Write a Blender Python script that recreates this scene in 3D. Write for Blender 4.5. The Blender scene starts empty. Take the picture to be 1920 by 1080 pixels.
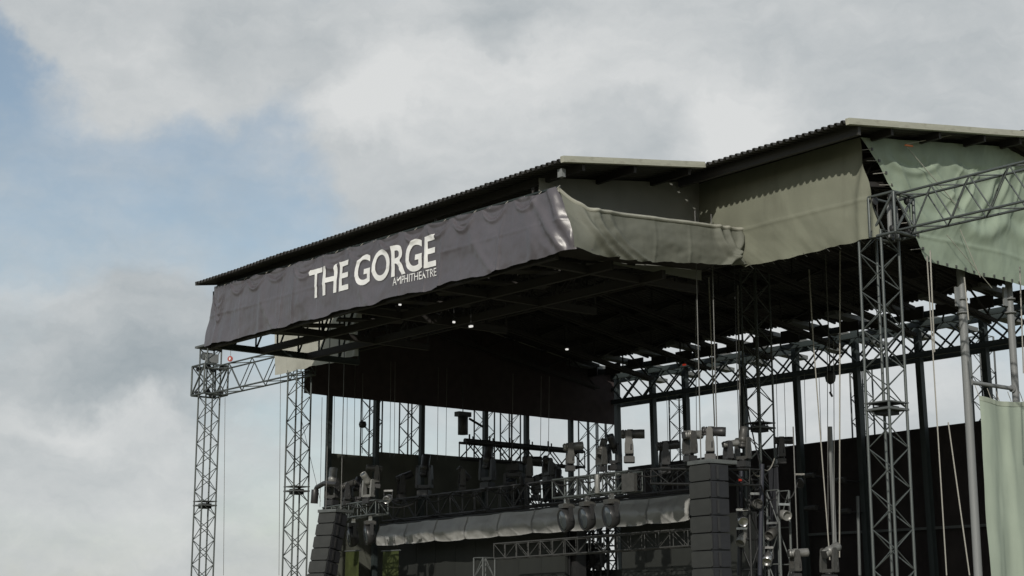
import bpy, bmesh, math, random
from mathutils import Vector, Matrix, Quaternion, noise
random.seed(7)
C = bpy.context.scene.collection
SC = bpy.context.scene
# ---------------------------------------------------------------- camera
CAMZ = 5.0                       # eye height above the stage-side ground (the viewer stands on the lawn slope)
F = 3000.0                       # focal length in pixels of the 1920 wide photograph
PITCH = math.atan(625 / 3000)
YAW = math.atan(2460 / 3064)     # stage front line runs this far left of the view heading
HD = Vector((-math.cos(YAW), math.sin(YAW), 0))
FWD = HD * math.cos(PITCH) + Vector((0, 0, math.sin(PITCH)))
RIGHT = Vector((HD.y, -HD.x, 0))
UP = RIGHT.cross(FWD)
EYE = Vector((0, 0, CAMZ))
cam = bpy.data.cameras.new('camera')
cam.sensor_width = 36
cam.lens = F / 1920 * 36
cam.clip_end = 6000
camo = bpy.data.objects.new('camera', cam)
C.objects.link(camo)
m = Matrix((RIGHT, UP, -FWD)).transposed().to_4x4()
m.translation = EYE
camo.matrix_world = m
SC.camera = camo

def ray(u, v):
    return RIGHT * (u - 960) + UP * (540 - v) + FWD * F
def P(u, v, X=None, Y=None):
    """survey: the point where a sight line meets a real vertical plane of the stage"""
    d = ray(u, v)
    t = (X / d.x) if X is not None else (Y / d.y)
    return EYE + d * t

# ---------------------------------------------------------------- sky, sun, exposure
SUN = Vector((0.50, -0.70, 0.41)).normalized()
w = bpy.data.worlds.new('World')
SC.world = w
w.use_nodes = True
nt = w.node_tree
nt.nodes.clear()
NN, LL = nt.nodes.new, nt.links.new
def vmath(op, a, b=None):
    n = NN('ShaderNodeVectorMath'); n.operation = op
    for i, x in enumerate((a, b)):
        if x is None: continue
        if hasattr(x, 'is_linked'): LL(x, n.inputs[i])
        else: n.inputs[i].default_value = x
    return n.outputs['Value'] if op in ('LENGTH', 'DOT_PRODUCT', 'DISTANCE') else n.outputs['Vector']
def fmath(op, a, b=None, clamp=False):
    n = NN('ShaderNodeMath'); n.operation = op; n.use_clamp = clamp
    for i, x in enumerate((a, b)):
        if x is None: continue
        if hasattr(x, 'is_linked'): LL(x, n.inputs[i])
        else: n.inputs[i].default_value = x
    return n.outputs[0]
def mrange(x, a, b, c, d, smooth=True):
    n = NN('ShaderNodeMapRange')
    n.interpolation_type = 'SMOOTHSTEP' if smooth else 'LINEAR'
    LL(x, n.inputs[0])
    for i, q in enumerate((a, b, c, d)): n.inputs[i + 1].default_value = q
    return n.outputs[0]
def wnoise(vec, scale, detail, rough=0.55, col=False):
    n = NN('ShaderNodeTexNoise'); LL(vec, n.inputs['Vector'])
    n.inputs['Scale'].default_value = scale; n.inputs['Detail'].default_value = detail
    n.inputs['Roughness'].default_value = rough
    return n.outputs['Color'] if col else n.outputs['Fac']
def mixc(f, a, b):
    n = NN('ShaderNodeMix'); n.data_type = 'RGBA'
    if hasattr(f, 'is_linked'): LL(f, n.inputs[0])
    else: n.inputs[0].default_value = f
    for i, x in ((6, a), (7, b)):
        if hasattr(x, 'is_linked'): LL(x, n.inputs[i])
        else: n.inputs[i].default_value = (*x, 1)
    return n.outputs[2]
tc = NN('ShaderNodeTexCoord')
D0 = vmath('NORMALIZE', tc.outputs['Generated'])
warp = vmath('SUBTRACT', wnoise(D0, 16, 5, 0.6, True), (0.5, 0.5, 0.5))
sc_ = NN('ShaderNodeVectorMath'); sc_.operation = 'SCALE'; LL(warp, sc_.inputs[0]); sc_.inputs['Scale'].default_value = 0.075
D1 = vmath('ADD', D0, sc_.outputs[0])
FLAT = vmath('MULTIPLY', D0, (1, 1, 2.0))
def blobs(lst, start):
    acc = start
    for u, v, r, wt, fl in lst:
        b = ray(u, v).normalized()
        ln = vmath('LENGTH', vmath('MULTIPLY', vmath('SUBTRACT', D1, tuple(b)), (1, 1, fl)))
        acc = fmath('ADD', acc, mrange(ln, 0.15 * r / 3000, 1.25 * r / 3000, wt, 0))
    return acc
n_big = wnoise(FLAT, 5.5, 7, 0.55)
n_mid = wnoise(vmath('ADD', FLAT, (3.1, 1.7, 0.4)), 13, 7, 0.55)
n_edge = wnoise(vmath('MULTIPLY', D0, (1, 1, 1.6)), 34, 6, 0.6)
cover = blobs([
    (230, 60, 270, .55, 1.6), (330, 130, 190, .4, 1.7), (60, 20, 120, .5, 1.5), (520, 20, 260, .35, 1.5),
    (820, 190, 300, .7, 1.3), (690, 210, 130, .35, 1.2), (1250, 160, 520, .8, 1.5), (1750, 120, 480, .8, 1.3),
    (800, 380, 230, .4, 1.2), (1450, 330, 420, .5, 1.5),
    (5, 100, 105, -.62, 1.0), (60, 160, 130, -.14, 1.0), (150, 300, 330, -.20, 1.3), (420, 330, 260, -.18, 1.3), (520, 470, 200, -.16, 1.3), (150, 430, 240, -.12, 1.6),
    (330, 600, 170, .40, 1.6), (120, 650, 300, .28, 2.2), (200, 800, 340, .4, 2.2), (200, 1000, 500, .45, 2.0), (250, 450, 500, .16, 1.5),
    (1400, 750, 700, .35, 1.5)],
    fmath('ADD', fmath('MULTIPLY', n_big, 1.0), fmath('MULTIPLY', fmath('SUBTRACT', n_edge, 0.5), 0.35)))
mask = mrange(cover, 0.05, 0.95, 0.20, 0.97)
bright = blobs([
    (880, 140, 280, .30, 1.6), (700, 170, 120, .30, 1.0), (640, 220, 110, .30, 1.2), (1150, 140, 320, .28, 1.8), (250, 130, 240, .12, 1.8),
    (1420, 215, 130, .34, 1.3), (1340, 265, 110, .34, 1.3), (1250, 240, 160, -.14, 2.4), (960, 40, 140, -.40, 1.6), (350, 60, 160, -.06, 2.0),
    (1050, 270, 260, -.12, 2.4), (1800, 110, 320, -.05, 1.8), (1500, 130, 220, -.03, 2.0),
    (300, 580, 190, -.24, 1.5), (60, 640, 220, -.20, 3.0), (310, 715, 200, -.36, 2.2), (150, 740, 200, -.16, 3.2),
    (200, 805, 240, .28, 3.4), (160, 880, 260, -.10, 3.6), (180, 970, 340, .14, 2.5), (1500, 640, 420, .25, 1.6)],
    fmath('ADD', fmath('MULTIPLY', n_mid, 0.7), 0.10))
n_str = wnoise(vmath('MULTIPLY', D1, (1, 1, 3.2)), 26, 7, 0.58)
bright = fmath('ADD', bright, fmath('MULTIPLY', fmath('SUBTRACT', n_str, 0.5), 0.42))
cloudcol = mixc(mrange(bright, -0.12, 0.92, 0, 1, False), (0.32, 0.365, 0.392), (0.705, 0.715, 0.71))
sky = NN('ShaderNodeTexSky'); sky.sky_type = 'NISHITA'; sky.sun_disc = False
sky.sun_elevation = math.asin(SUN.z)
sky.sun_rotation = math.atan2(SUN.x, SUN.y)
sky.altitude = 300; sky.air_density = 1.0; sky.dust_density = 1.2; sky.ozone_density = 1.5
SKYS = 0.115
skyc = vmath('MULTIPLY', sky.outputs[0], (SKYS * 1.04, SKYS, SKYS * 0.9))
fin = mixc(mask, skyc, cloudcol)
bg = NN('ShaderNodeBackground'); LL(fin, bg.inputs[0]); bg.inputs[1].default_value = 1.0
out = NN('ShaderNodeOutputWorld'); LL(bg.outputs[0], out.inputs[0])
sun = bpy.data.lights.new('sun', 'SUN')
sun.energy = 2.6; sun.angle = math.radians(0.6); sun.color = (1, 0.95, 0.86)
so = bpy.data.objects.new('sun', sun); C.objects.link(so)
so.rotation_euler = (-SUN).to_track_quat('-Z', 'Y').to_euler()
so.location = (0, -20, 40)
vs = SC.view_settings
vs.view_transform = 'Standard'; vs.look = 'None'; vs.exposure = 0; vs.gamma = 1; vs.use_curve_mapping = False
SC.cycles.use_denoising = True
SC.cycles.max_bounces = 6

# ---------------------------------------------------------------- materials
MATS = {}
def mat(name, col, rough=0.6, metal=0.0, var=0.15, vscale=3.0, bump=0.0, bscale=40.0, emit=None, spec=0.5, stain=None, trans=0.0):
    if name in MATS: return MATS[name]
    mt = bpy.data.materials.new(name); mt.use_nodes = True
    t = mt.node_tree; b = t.nodes['Principled BSDF']
    b.inputs['Roughness'].default_value = rough; b.inputs['Metallic'].default_value = metal
    b.inputs['Specular IOR Level'].default_value = spec
    tcn = t.nodes.new('ShaderNodeTexCoord')
    nz = t.nodes.new('ShaderNodeTexNoise'); nz.inputs['Scale'].default_value = vscale; nz.inputs['Detail'].default_value = 6
    t.links.new(tcn.outputs['Object'], nz.inputs['Vector'])
    cr = t.nodes.new('ShaderNodeValToRGB'); t.links.new(nz.outputs['Fac'], cr.inputs[0])
    lo = [c * (1 - var) for c in col]; hi = [min(1, c * (1 + var)) for c in col]
    cr.color_ramp.elements[0].position = 0.3; cr.color_ramp.elements[0].color = (*lo, 1)
    cr.color_ramp.elements[1].position = 0.7; cr.color_ramp.elements[1].color = (*hi, 1)
    last = cr.outputs[0]
    if stain:
        n2 = t.nodes.new('ShaderNodeTexNoise'); n2.inputs['Scale'].default_value = 0.9; n2.inputs['Detail'].default_value = 8
        n2.inputs['Roughness'].default_value = 0.7
        mp = t.nodes.new('ShaderNodeMapping'); mp.inputs['Scale'].default_value = (2.2, 2.2, 0.5)
        t.links.new(tcn.outputs['Object'], mp.inputs[0]); t.links.new(mp.outputs[0], n2.inputs['Vector'])
        r2 = t.nodes.new('ShaderNodeValToRGB'); t.links.new(n2.outputs['Fac'], r2.inputs[0])
        r2.color_ramp.elements[0].position = 0.52; r2.color_ramp.elements[1].position = 0.75
        mx = t.nodes.new('ShaderNodeMix'); mx.data_type = 'RGBA'
        t.links.new(r2.outputs[0], mx.inputs[0]); t.links.new(last, mx.inputs[6]); mx.inputs[7].default_value = (*stain, 1)
        last = mx.outputs[2]
    t.links.new(last, b.inputs['Base Color'])
    if bump:
        n3 = t.nodes.new('ShaderNodeTexNoise'); n3.inputs['Scale'].default_value = bscale; n3.inputs['Detail'].default_value = 4
        t.links.new(tcn.outputs['Object'], n3.inputs['Vector'])
        bp = t.nodes.new('ShaderNodeBump'); bp.inputs['Strength'].default_value = bump; bp.inputs['Distance'].default_value = 0.02
        t.links.new(n3.outputs['Fac'], bp.inputs['Height']); t.links.new(bp.outputs[0], b.inputs['Normal'])
    if emit:
        b.inputs['Emission Color'].default_value = (*emit[0], 1); b.inputs['Emission Strength'].default_value = emit[1]
    if trans:
        tr = t.nodes.new('ShaderNodeBsdfTranslucent'); t.links.new(last, tr.inputs[0])
        ms = t.nodes.new('ShaderNodeMixShader'); ms.inputs[0].default_value = trans
        o = t.nodes['Material Output']
        t.links.new(b.outputs[0], ms.inputs[1]); t.links.new(tr.outputs[0], ms.inputs[2]); t.links.new(ms.outputs[0], o.inputs[0])
    MATS[name] = mt
    return mt
ALU = mat('aluminium_truss', (0.095, 0.107, 0.105), 0.45, 0.4, 0.25, 2.0)
ALUD = mat('weathered_truss', (0.115, 0.125, 0.125), 0.6, 0.2, 0.3, 2.0)
BLK = mat('black_truss', (0.022, 0.023, 0.024), 0.55, 0.0, 0.3, 3.0)
STEEL = mat('dark_green_steel', (0.030, 0.040, 0.040), 0.55, 0.0, 0.3, 1.5)
POST = mat('grey_painted_post', (0.20, 0.21, 0.212), 0.55, 0.0, 0.15, 1.2, stain=(0.16, 0.15, 0.14))
DECK = mat('dark_roof_sheet', (0.042, 0.040, 0.037), 0.6, 0.0, 0.35, 1.2)
SOFF = mat('dark_roof_steel', (0.028, 0.025, 0.024), 0.7, 0.0, 0.4, 0.8)
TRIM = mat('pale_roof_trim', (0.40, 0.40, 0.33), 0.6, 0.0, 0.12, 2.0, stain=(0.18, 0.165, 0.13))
WALLD = mat('dark_gable_cloth', (0.21, 0.215, 0.195), 0.85, 0.0, 0.15, 0.8, 0.2)
BAN = mat('banner_vinyl', (0.098, 0.091, 0.102), 0.32, 0.0, 0.12, 1.0, 0.08, 60, spec=0.5, stain=(0.085, 0.079, 0.088))
WHITE = mat('white_print', (0.78, 0.78, 0.77), 0.55, 0.0, 0.06, 2.0)
TAN = mat('tan_tarp', (0.195, 0.203, 0.155), 0.8, 0.0, 0.10, 1.0, 0.15, 30, stain=(0.165, 0.17, 0.13))
GREY = mat('grey_green_tarp', (0.135, 0.14, 0.115), 0.75, 0.0, 0.12, 1.2, 0.15, 30, stain=(0.10, 0.105, 0.085))
GREEN = mat('sage_tarp', (0.27, 0.33, 0.255), 0.7, 0.0, 0.08, 0.9, 0.12, 30, stain=(0.23, 0.275, 0.21))
PALE = mat('pale_sage_screen', (0.33, 0.385, 0.315), 0.8, 0.0, 0.07, 0.8, 0.1, 30)
BCLOTH = mat('black_drape', (0.028, 0.023, 0.023), 0.9, 0.0, 0.3, 1.0, 0.2, 20)
OLIVE = mat('dark_olive_scrim', (0.085, 0.09, 0.075), 0.9, 0.0, 0.2, 1.0, 0.2, 20)
AWN = mat('grey_awning_vinyl', (0.31, 0.31, 0.30), 0.32, 0.0, 0.12, 1.0, 0.1, 40, stain=(0.20, 0.20, 0.195))
CAB = mat('speaker_cabinet', (0.033, 0.034, 0.032), 0.6, 0.0, 0.15, 2.0)
CABS = mat('speaker_side', (0.022, 0.023, 0.027), 0.6, 0.0, 0.2, 2.0)
LAMPB = mat('black_lamp_body', (0.03, 0.03, 0.031), 0.4, 0.0, 0.2, 5.0)
LAMPG = mat('grey_lamp_body', (0.062, 0.061, 0.057), 0.45, 0.1, 0.25, 4.0)
LAMPP = mat('pale_lamp_cover', (0.21, 0.21, 0.20), 0.4, 0.2, 0.2, 4.0)
LENS = mat('lamp_lens', (0.05, 0.06, 0.07), 0.08, 0.0, 0.1, 4.0, spec=0.9)
CHROME = mat('bare_metal', (0.5, 0.5, 0.5), 0.3, 0.9, 0.15, 4.0)
ROPE = mat('steel_wire_rope', (0.15, 0.15, 0.145), 0.6, 0.2, 0.2, 2.0)
ROPEL = mat('pale_rope', (0.30, 0.29, 0.26), 0.8, 0.0, 0.2, 2.0)
LIME = mat('lime_drape', (0.055, 0.07, 0.018), 0.85, 0.0, 0.3, 2.0, 0.2, 20, trans=0.25)
SCREEN = mat('dark_screen_back', (0.022, 0.024, 0.022), 0.6, 0.0, 0.25, 1.0)
RED = mat('red_paint', (0.35, 0.06, 0.05), 0.5, 0.0, 0.1, 4.0)
REDL = mat('red_pilot_lamp', (0.3, 0.03, 0.02), 0.4, emit=((1, 0.08, 0.04), 0.22))
WGLOW = mat('white_glow', (0.8, 0.8, 0.8), 0.4, emit=((1, 0.98, 0.94), 0.75))  # even white emission for the small strips under the roof
ORANGE = mat('orange_strap', (0.75, 0.22, 0.08), 0.7)
GRASS = mat('dry_lawn', (0.12, 0.12, 0.06), 0.95, 0.0, 0.35, 0.3, 0.4, 6, stain=(0.17, 0.14, 0.09))
CONC = mat('stage_concrete', (0.28, 0.27, 0.25), 0.9, 0.0, 0.15, 0.6)

# ---------------------------------------------------------------- building blocks
def thing(name, label, cat, loc, group=None):
    o = bpy.data.objects.new(name, None); C.objects.link(o)
    o.empty_display_size = 0.3; o.location = loc
    o['label'] = label; o['category'] = cat
    if group: o['group'] = group
    return o
def tag(o, label, cat, group=None):
    o['label'] = label; o['category'] = cat
    if group: o['group'] = group
    return o
def structure(o): o['kind'] = 'structure'; return o
def wloc(o):
    p = Vector(o.location)
    while o.parent: o = o.parent; p += o.location
    return p
def link(name, me, parent=None, loc=(0, 0, 0)):
    o = bpy.data.objects.new(name, me); C.objects.link(o)
    o.location = loc
    if parent is not None: o.parent = parent; o.location = Vector(loc) - wloc(parent)
    return o
SH = {}
def shared(key, make, mt):
    k = (key, mt.name)
    if k not in SH:
        bm = bmesh.new(); make(bm)
        me = bpy.data.meshes.new(key); bm.to_mesh(me); bm.free(); me.materials.append(mt)
        SH[k] = me
    return SH[k]
def mk_cyl(seg):
    def f(bm):
        bmesh.ops.create_cone(bm, cap_ends=True, segments=seg, radius1=1, radius2=1, depth=1)
        for x in bm.verts: x.co.z += 0.5
        for fc in bm.faces: fc.smooth = len(fc.verts) == 4
    return f
def mk_box(bm):
    bmesh.ops.create_cube(bm, size=1)
def mk_bbox(bm):
    bmesh.ops.create_cube(bm, size=1)
    bmesh.ops.bevel(bm, geom=bm.edges[:], offset=0.06, segments=2, affect='EDGES')
def rod(parent, name, p0, p1, r, mt, seg=6):
    p0 = Vector(p0); p1 = Vector(p1); d = p1 - p0
    o = link(name, shared('rod%d' % seg, mk_cyl(seg), mt), parent, p0)
    o.rotation_mode = 'QUATERNION'; o.rotation_quaternion = d.to_track_quat('Z', 'Y')
    o.scale = (r, r, d.length)
    return o
def box(parent, name, c, size, mt, rz=0.0, bevel=False, rot=None):
    o = link(name, shared('bbox' if bevel else 'box', mk_bbox if bevel else mk_box, mt), parent, c)
    o.scale = size
    o.rotation_euler = rot if rot else (0, 0, rz)
    return o
def beam(parent, name, p0, p1, wd, ht, mt):
    """rectangular section between two points, ht measured upwards"""
    p0 = Vector(p0); p1 = Vector(p1); d = p1 - p0
    o = link(name, shared('box', mk_box, mt), parent, (p0 + p1) / 2)
    x = d.normalized(); up = Vector((0, 0, 1)) if abs(x.z) < 0.95 else Vector((0, 1, 0))
    y = up.cross(x).normalized(); z = x.cross(y)
    o.rotation_mode = 'QUATERNION'; o.rotation_quaternion = Matrix((x, y, z)).transposed().to_quaternion()
    o.scale = (d.length, wd, ht)
    return o
def truss(parent, p0, p1, wd, ht, bays, rc, rb, mt, side=None, posts=False, faces=(0, 1, 2, 3), cross=False):
    """four chords and zigzag braces, every rod a piece of its own"""
    p0 = Vector(p0); p1 = Vector(p1); a = (p1 - p0).normalized()
    if side is None:
        side = Vector((1, 0, 0)) if abs(a.z) > 0.9 else Vector((0, 0, 1)).cross(a).normalized()
    b = Vector(side); c = a.cross(b).normalized()
    cs = [b * wd / 2 + c * ht / 2, -b * wd / 2 + c * ht / 2, -b * wd / 2 - c * ht / 2, b * wd / 2 - c * ht / 2]
    for q in cs: rod(parent, 'chord', p0 + q, p1 + q, rc, mt)
    for f in faces:
        q0, q1 = cs[f], cs[(f + 1) % 4]
        for k in range(bays):
            s0 = p0.lerp(p1, k / bays); s1 = p0.lerp(p1, (k + 1) / bays)
            if (k + (f % 2)) % 2: qa, qb = q0, q1
            else: qa, qb = q1, q0
            rod(parent, 'brace', s0 + qa, s1 + qb, rb, mt, 5)
            if cross: rod(parent, 'brace', s0 + qb, s1 + qa, rb, mt, 5)
            if posts and k: rod(parent, 'strut', s0 + q0, s0 + q1, rb, mt, 5)
        for s in (p0, p1): rod(parent, 'strut', s + q0, s + q1, rb, mt, 5)
def grid_mesh(name, fn, ns, nt_, mt, parent=None, smooth=True, thick=0.0):
    vs_ = []; fs = []
    for j in range(nt_ + 1):
        for i in range(ns + 1): vs_.append(tuple(fn(i / ns, j / nt_)))
    for j in range(nt_):
        for i in range(ns):
            a = j * (ns + 1) + i
            fs.append((a, a + 1, a + ns + 2, a + ns + 1))
    base = Vector(vs_[0])
    org = wloc(parent) if parent is not None else base
    me = bpy.data.meshes.new(name)
    me.from_pydata([tuple(Vector(p) - base) for p in vs_], [], fs)
    me.materials.append(mt)
    if smooth: me.polygons.foreach_set('use_smooth', [True] * len(fs))
    o = link(name, me, parent, base)
    if thick:
        md = o.modifiers.new('cloth_thickness', 'SOLIDIFY'); md.thickness = thick; md.offset = 0
    return o
def nz(x, y, z=0.0): return noise.noise(Vector((x, y, z)))
def fbm(x, y, z=0.0): return nz(x, y, z) + 0.5 * nz(2.1 * x + 5, 2.1 * y, z) + 0.25 * nz(4.3 * x, 4.3 * y + 3, z)

# ---------------------------------------------------------------- ground
def ground_z(x, y):
    t = max(0.0, min(1.0, (20 - y) / 26))
    h = 5.2 * t * t * (3 - 2 * t) if y > -6 else 5.2 + min(18, (-6 - y) * 0.22)
    return h * max(0.0, 1 - max(0, abs(x + 20) - 90) / 120)
bm = bmesh.new()
xs = [-3000, -1200, -500, -240] + [-160 + 8 * i for i in range(36)] + [180, 300, 700, 1500, 3000]
ys = [-3000, -1200, -400, -160] + [-100 + 5 * i for i in range(40)] + [140, 300, 700, 1500, 3000]
gv = [[bm.verts.new((x, y, ground_z(x, y) - (0.6 if False else 0))) for x in xs] for y in ys]
for j in range(len(ys) - 1):
    for i in range(len(xs) - 1): bm.faces.new((gv[j][i], gv[j][i + 1], gv[j + 1][i + 1], gv[j + 1][i]))
me = bpy.data.meshes.new('ground'); bm.to_mesh(me); bm.free(); me.materials.append(GRASS)
for p in me.polygons: p.use_smooth = True
structure(link('ground', me))
# eye stays about 1.7 m above the slope under it

# ---------------------------------------------------------------- surveyed planes
YB = 24.2                                      # banner front
YF = 30.35                                     # main truss line
YT = 30.0                                      # wing tarps
YE = 23.85                                     # canopy roof edge
A = P(1055, 300, Y=YE)
XR = A.x
XL = P(369, 522, Y=YE).x
B = P(1320, 312, X=XR)
YW = B.y                                       # wing roof edge
Cc = P(1590, 228, Y=YW)
XW = Cc.x                                      # right roof end
XWL = -51.95
YR0, YR1 = 36.0, 45.5
SL = (Cc.z + B.z - 2 * A.z) / 2 / (YW - YE)
ZREAR = P(1316, 652, Y=YR1).z + 0.25
def zr(y):
    if y <= YR0: return A.z + SL * (y - YE)
    zt = A.z + SL * (YR0 - YE)
    return zt + (ZREAR - zt) * (y - YR0) / (YR1 - YR0)
XSK = P(1078, 470, Y=YB).x                     # canopy side skirt
XG = XR - 1.5                                  # recessed gable cloth
XC = -51.8                                     # far side column line
YC = 47.5                                      # rear column line
print('A', A, 'B', B, 'C', Cc, 'XL', XL, 'slope', SL, 'zrear', ZREAR, 'XSK', XSK)

# ---------------------------------------------------------------- stage deck
stg = thing('stage_deck', 'low concrete stage platform under the big roof', 'stage', (-37, 38, 0))
box(stg, 'platform', (-37, 39, 0.8), (26, 15, 1.6), CONC)
box(stg, 'front_lip', (-37, 31.42, 1.66), (26.2, 0.16, 0.2), BLK)

# ---------------------------------------------------------------- stage house (roof, columns, rear truss)
H = thing('stage_house', 'dark corrugated stage roof building on steel columns with stepped front edge', 'building', (-37, 36, 0))
def corrugated(name, x0, x1, ysec, parent, mt, pitch=0.20, amp=0.075):
    n = int((x1 - x0) / pitch); pr = []
    for i in range(n):
        b = x0 + (x1 - x0) * i / n; p = (x1 - x0) / n; amp = .075 * (1 + .25 * nz(i * .73, x0))
        pr += [(b, 0), (b + p * .18, amp), (b + p * .5, amp), (b + p * .68, 0)]
    pr.append((x1, 0))
    vs_ = []; fs = []
    for y in ysec:
        for x, dz in pr: vs_.append((x + 37, y - 36 - .03 * nz(x * .55, y), zr(y) + dz + .02 * nz(x * .4, y, 3)))
    L = len(pr)
    for j in range(len(ysec) - 1):
        for i in range(L - 1):
            a = j * L + i; fs.append((a, a + 1, a + L + 1, a + L))
    me = bpy.data.meshes.new(name); me.from_pydata(vs_, [], fs); me.materials.append(mt)
    o = link(name, me, parent, (-37, 36, 0))
    md = o.modifiers.new('gauge', 'SOLIDIFY'); md.thickness = 0.012; md.offset = -1
    return o
corrugated('roof_sheet', XL, XR - 0.06, [YE, YW], H, DECK)
corrugated('roof_sheet', XWL, XW - 0.06, [YW + 0.012, YR0], H, DECK)
corrugated('roof_sheet', XWL, XW - 0.06, [YR0 + 0.012, YR1], H, DECK)
# pale flashing along the right hand edges
def flash(x, y0, y1):
    n = max(1, round((y1 - y0) / 1.9))
    for k in range(n):
        ya = y0 + (y1 - y0) * k / n; yb = y0 + (y1 - y0) * (k + 1) / n - .004; j = .008 * nz(k * 3.7, x); j2 = .008 * nz(k * 2.9, x + 4)
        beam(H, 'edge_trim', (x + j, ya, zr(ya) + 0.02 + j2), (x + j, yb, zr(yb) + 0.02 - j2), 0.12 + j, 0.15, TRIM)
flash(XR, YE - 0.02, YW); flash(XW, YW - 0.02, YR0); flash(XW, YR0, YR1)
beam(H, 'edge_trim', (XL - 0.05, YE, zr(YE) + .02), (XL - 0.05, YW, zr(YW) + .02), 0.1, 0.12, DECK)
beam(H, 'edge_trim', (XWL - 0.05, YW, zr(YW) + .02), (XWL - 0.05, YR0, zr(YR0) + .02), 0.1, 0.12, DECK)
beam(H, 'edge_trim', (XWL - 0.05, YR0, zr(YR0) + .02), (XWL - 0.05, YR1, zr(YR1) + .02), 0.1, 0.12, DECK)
beam(H, 'eave_beam', (XG + .1, YW + .5, zr(YW + .5) - .15), (XW - .08, YW + .5, zr(YW + .5) - .15), 0.1, 0.24, DECK)
# ridge cap
beam(H, 'ridge_cap', (XWL, YR0, zr(YR0) + 0.09), (XW, YR0, zr(YR0) + 0.09), 0.5, 0.03, DECK)
# purlins along the front direction
for i, y in enumerate([24.6, 26.3, 28.2]):
    beam(H, 'purlin', (XL + 0.1, y, zr(y) - 0.12), (XR - 0.1, y, zr(y) - 0.12), 0.09, 0.2, SOFF)
for i, y in enumerate([30.4, 32.3, 34.2, 35.8, 37.6, 39.4, 41.2, 43.0, 44.8]):
    beam(H, 'purlin', (XWL + 0.1, y, zr(y) - 0.12), (XW - 0.1, y, zr(y) - 0.12), 0.09, 0.2, SOFF)
# rafter trusses below the sheets
for k in range(9):
    x = -50.6 + k * 3.3
    r = link('rafter', None, H, (x, 36, 10)); r.empty_display_size = 0.2
    for (y0, y1) in ((YT + 0.35, YR0), (YR0, YR1 - 0.2)):
        n = 6
        for q in (-0.12, 0.12):
            beam(r, 'chord', (x + q, y0, zr(y0) - 0.30), (x + q, y1, zr(y1) - 0.30), 0.08, 0.12, SOFF)
            beam(r, 'chord', (x + q, y0, zr(y0) - 1.25), (x + q, y1, zr(y1) - 1.25), 0.08, 0.12, SOFF)
        for i in range(n):
            ya = y0 + (y1 - y0) * i / n; yb = y0 + (y1 - y0) * (i + 1) / n
            if i % 2: rod(r, 'brace', (x, ya, zr(ya) - .3), (x, yb, zr(yb) - 1.25), .04, SOFF)
            else: rod(r, 'brace', (x, ya, zr(ya) - 1.25), (x, yb, zr(yb) - .3), .04, SOFF)
            rod(r, 'brace', (x, ya, zr(ya) - 1.25), (x, ya, zr(ya) - .3), .03, SOFF)
# canopy side trusses
bl = P(383, 650, Y=YB); br = P(1078, 470, Y=YB)
print('banner bottom z', bl, br)
ZCL = P(430, 652, X=XL).z; ZCR = br.z + 0.12
for k in range(5):
    x = XL + 0.12 + (XG - 0.3 - XL - .12) * k / 4
    zb = ZCL + (ZCR - ZCL) * k / 4
    r = link('canopy_truss', None, H, (x, 27, zb)); r.empty_display_size = 0.2
    m_ = STEEL if k == 0 else SOFF
    y0, y1 = 24.42, YT + 0.1
    beam(r, 'chord', (x, y0, zb), (x, y1, zb), 0.14, 0.2, m_)
    beam(r, 'chord', (x, y0, zr(y0) - .36), (x, y1, zr(y1) - .36), 0.12, 0.16, m_)
    n = 7
    for i in range(n + 1):
        ya = y0 + (y1 - y0) * i / n
        rod(r, 'post', (x, ya, zb), (x, ya, zr(ya) - .36), .035, m_)
        if i < n:
            yb = y0 + (y1 - y0) * (i + 1) / n
            rod(r, 'brace', (x, ya, zb), (x, yb, zr(yb) - .36), .035, m_)
for yy in (24.42, 26.2, 28.0):
    beam(H, 'canopy_beam', (XL + .2, yy, ZCL - 0.02 + 0.0), (XR - 0.9, yy, ZCR - 0.02), 0.12, 0.22, SOFF)
# slatted catwalk boards under the canopy
for k in range(9):
    x = XL + 2.0 + k * 1.72; zb = ZCL + (ZCR - ZCL) * (x - XL) / (XR - XL)
    beam(H, 'catwalk_board', (x, 24.8 + (k % 3) * .5, zb + 0.25), (x + 0.9, 27.6 - (k % 2), zb + 0.25), 0.5, 0.05, SOFF)
# far side columns, rear columns
ztop_side = lambda y: zr(min(y, YR1)) - 0.3
for u in (617, 706, 791, 910, 987, 1070):
    p = P(u, 800, X=XC)
    box(H, 'column', (XC, p.y, (ztop_side(p.y)) / 2), (0.18, 0.18, ztop_side(p.y)), STEEL)
rear_u = [(1157, 760), (1225, 780), (1287, 780), (1396, 780), (1497, 780), (1610, 760), (1728, 740), (1850, 700)]
RX = []
for i, (u, v) in enumerate(rear_u):
    p = P(u, v, Y=YC); RX.append(p.x)
    ln = 0.022
    top = Vector((p.x - (15.9 - p.z) * ln, YC, 15.9)); bot = Vector((p.x + p.z * ln, YC, 0))
    beam(H, 'column', bot, top, 0.22, 0.22, STEEL)
x = RX[-1] + 3
while x < -23.5:
    beam(H, 'column', (x + .2, YC, 0), (x - .15, YC, 15.9), 0.22, 0.22, STEEL); x += 2.9
zt = P(1309, 681, Y=YC - .4).z; zb = P(1386, 719, Y=YC - .4).z
print('rear truss z', zt, zb)
rt = link('rear_truss', None, H, (RX[0], YC, zb))
xr0, xr1 = RX[0] - 0.3, -23.6
for yy in (YC - 0.55, YC + 0.35):
    for z in (zt, zb):
        beam(rt, 'chord', (xr0, yy, z), (xr1, yy, z), 0.12, 0.20, STEEL)
    n = 22
    for i in range(n):
        xa = xr0 + (xr1 - xr0) * i / n; xb = xr0 + (xr1 - xr0) * (i + 1) / n
        rod(rt, 'brace', (xa, yy, zb), (xb, yy, zt), .04, STEEL)
        rod(rt, 'brace', (xa, yy, zt), (xb, yy, zb), .04, STEEL)
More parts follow.
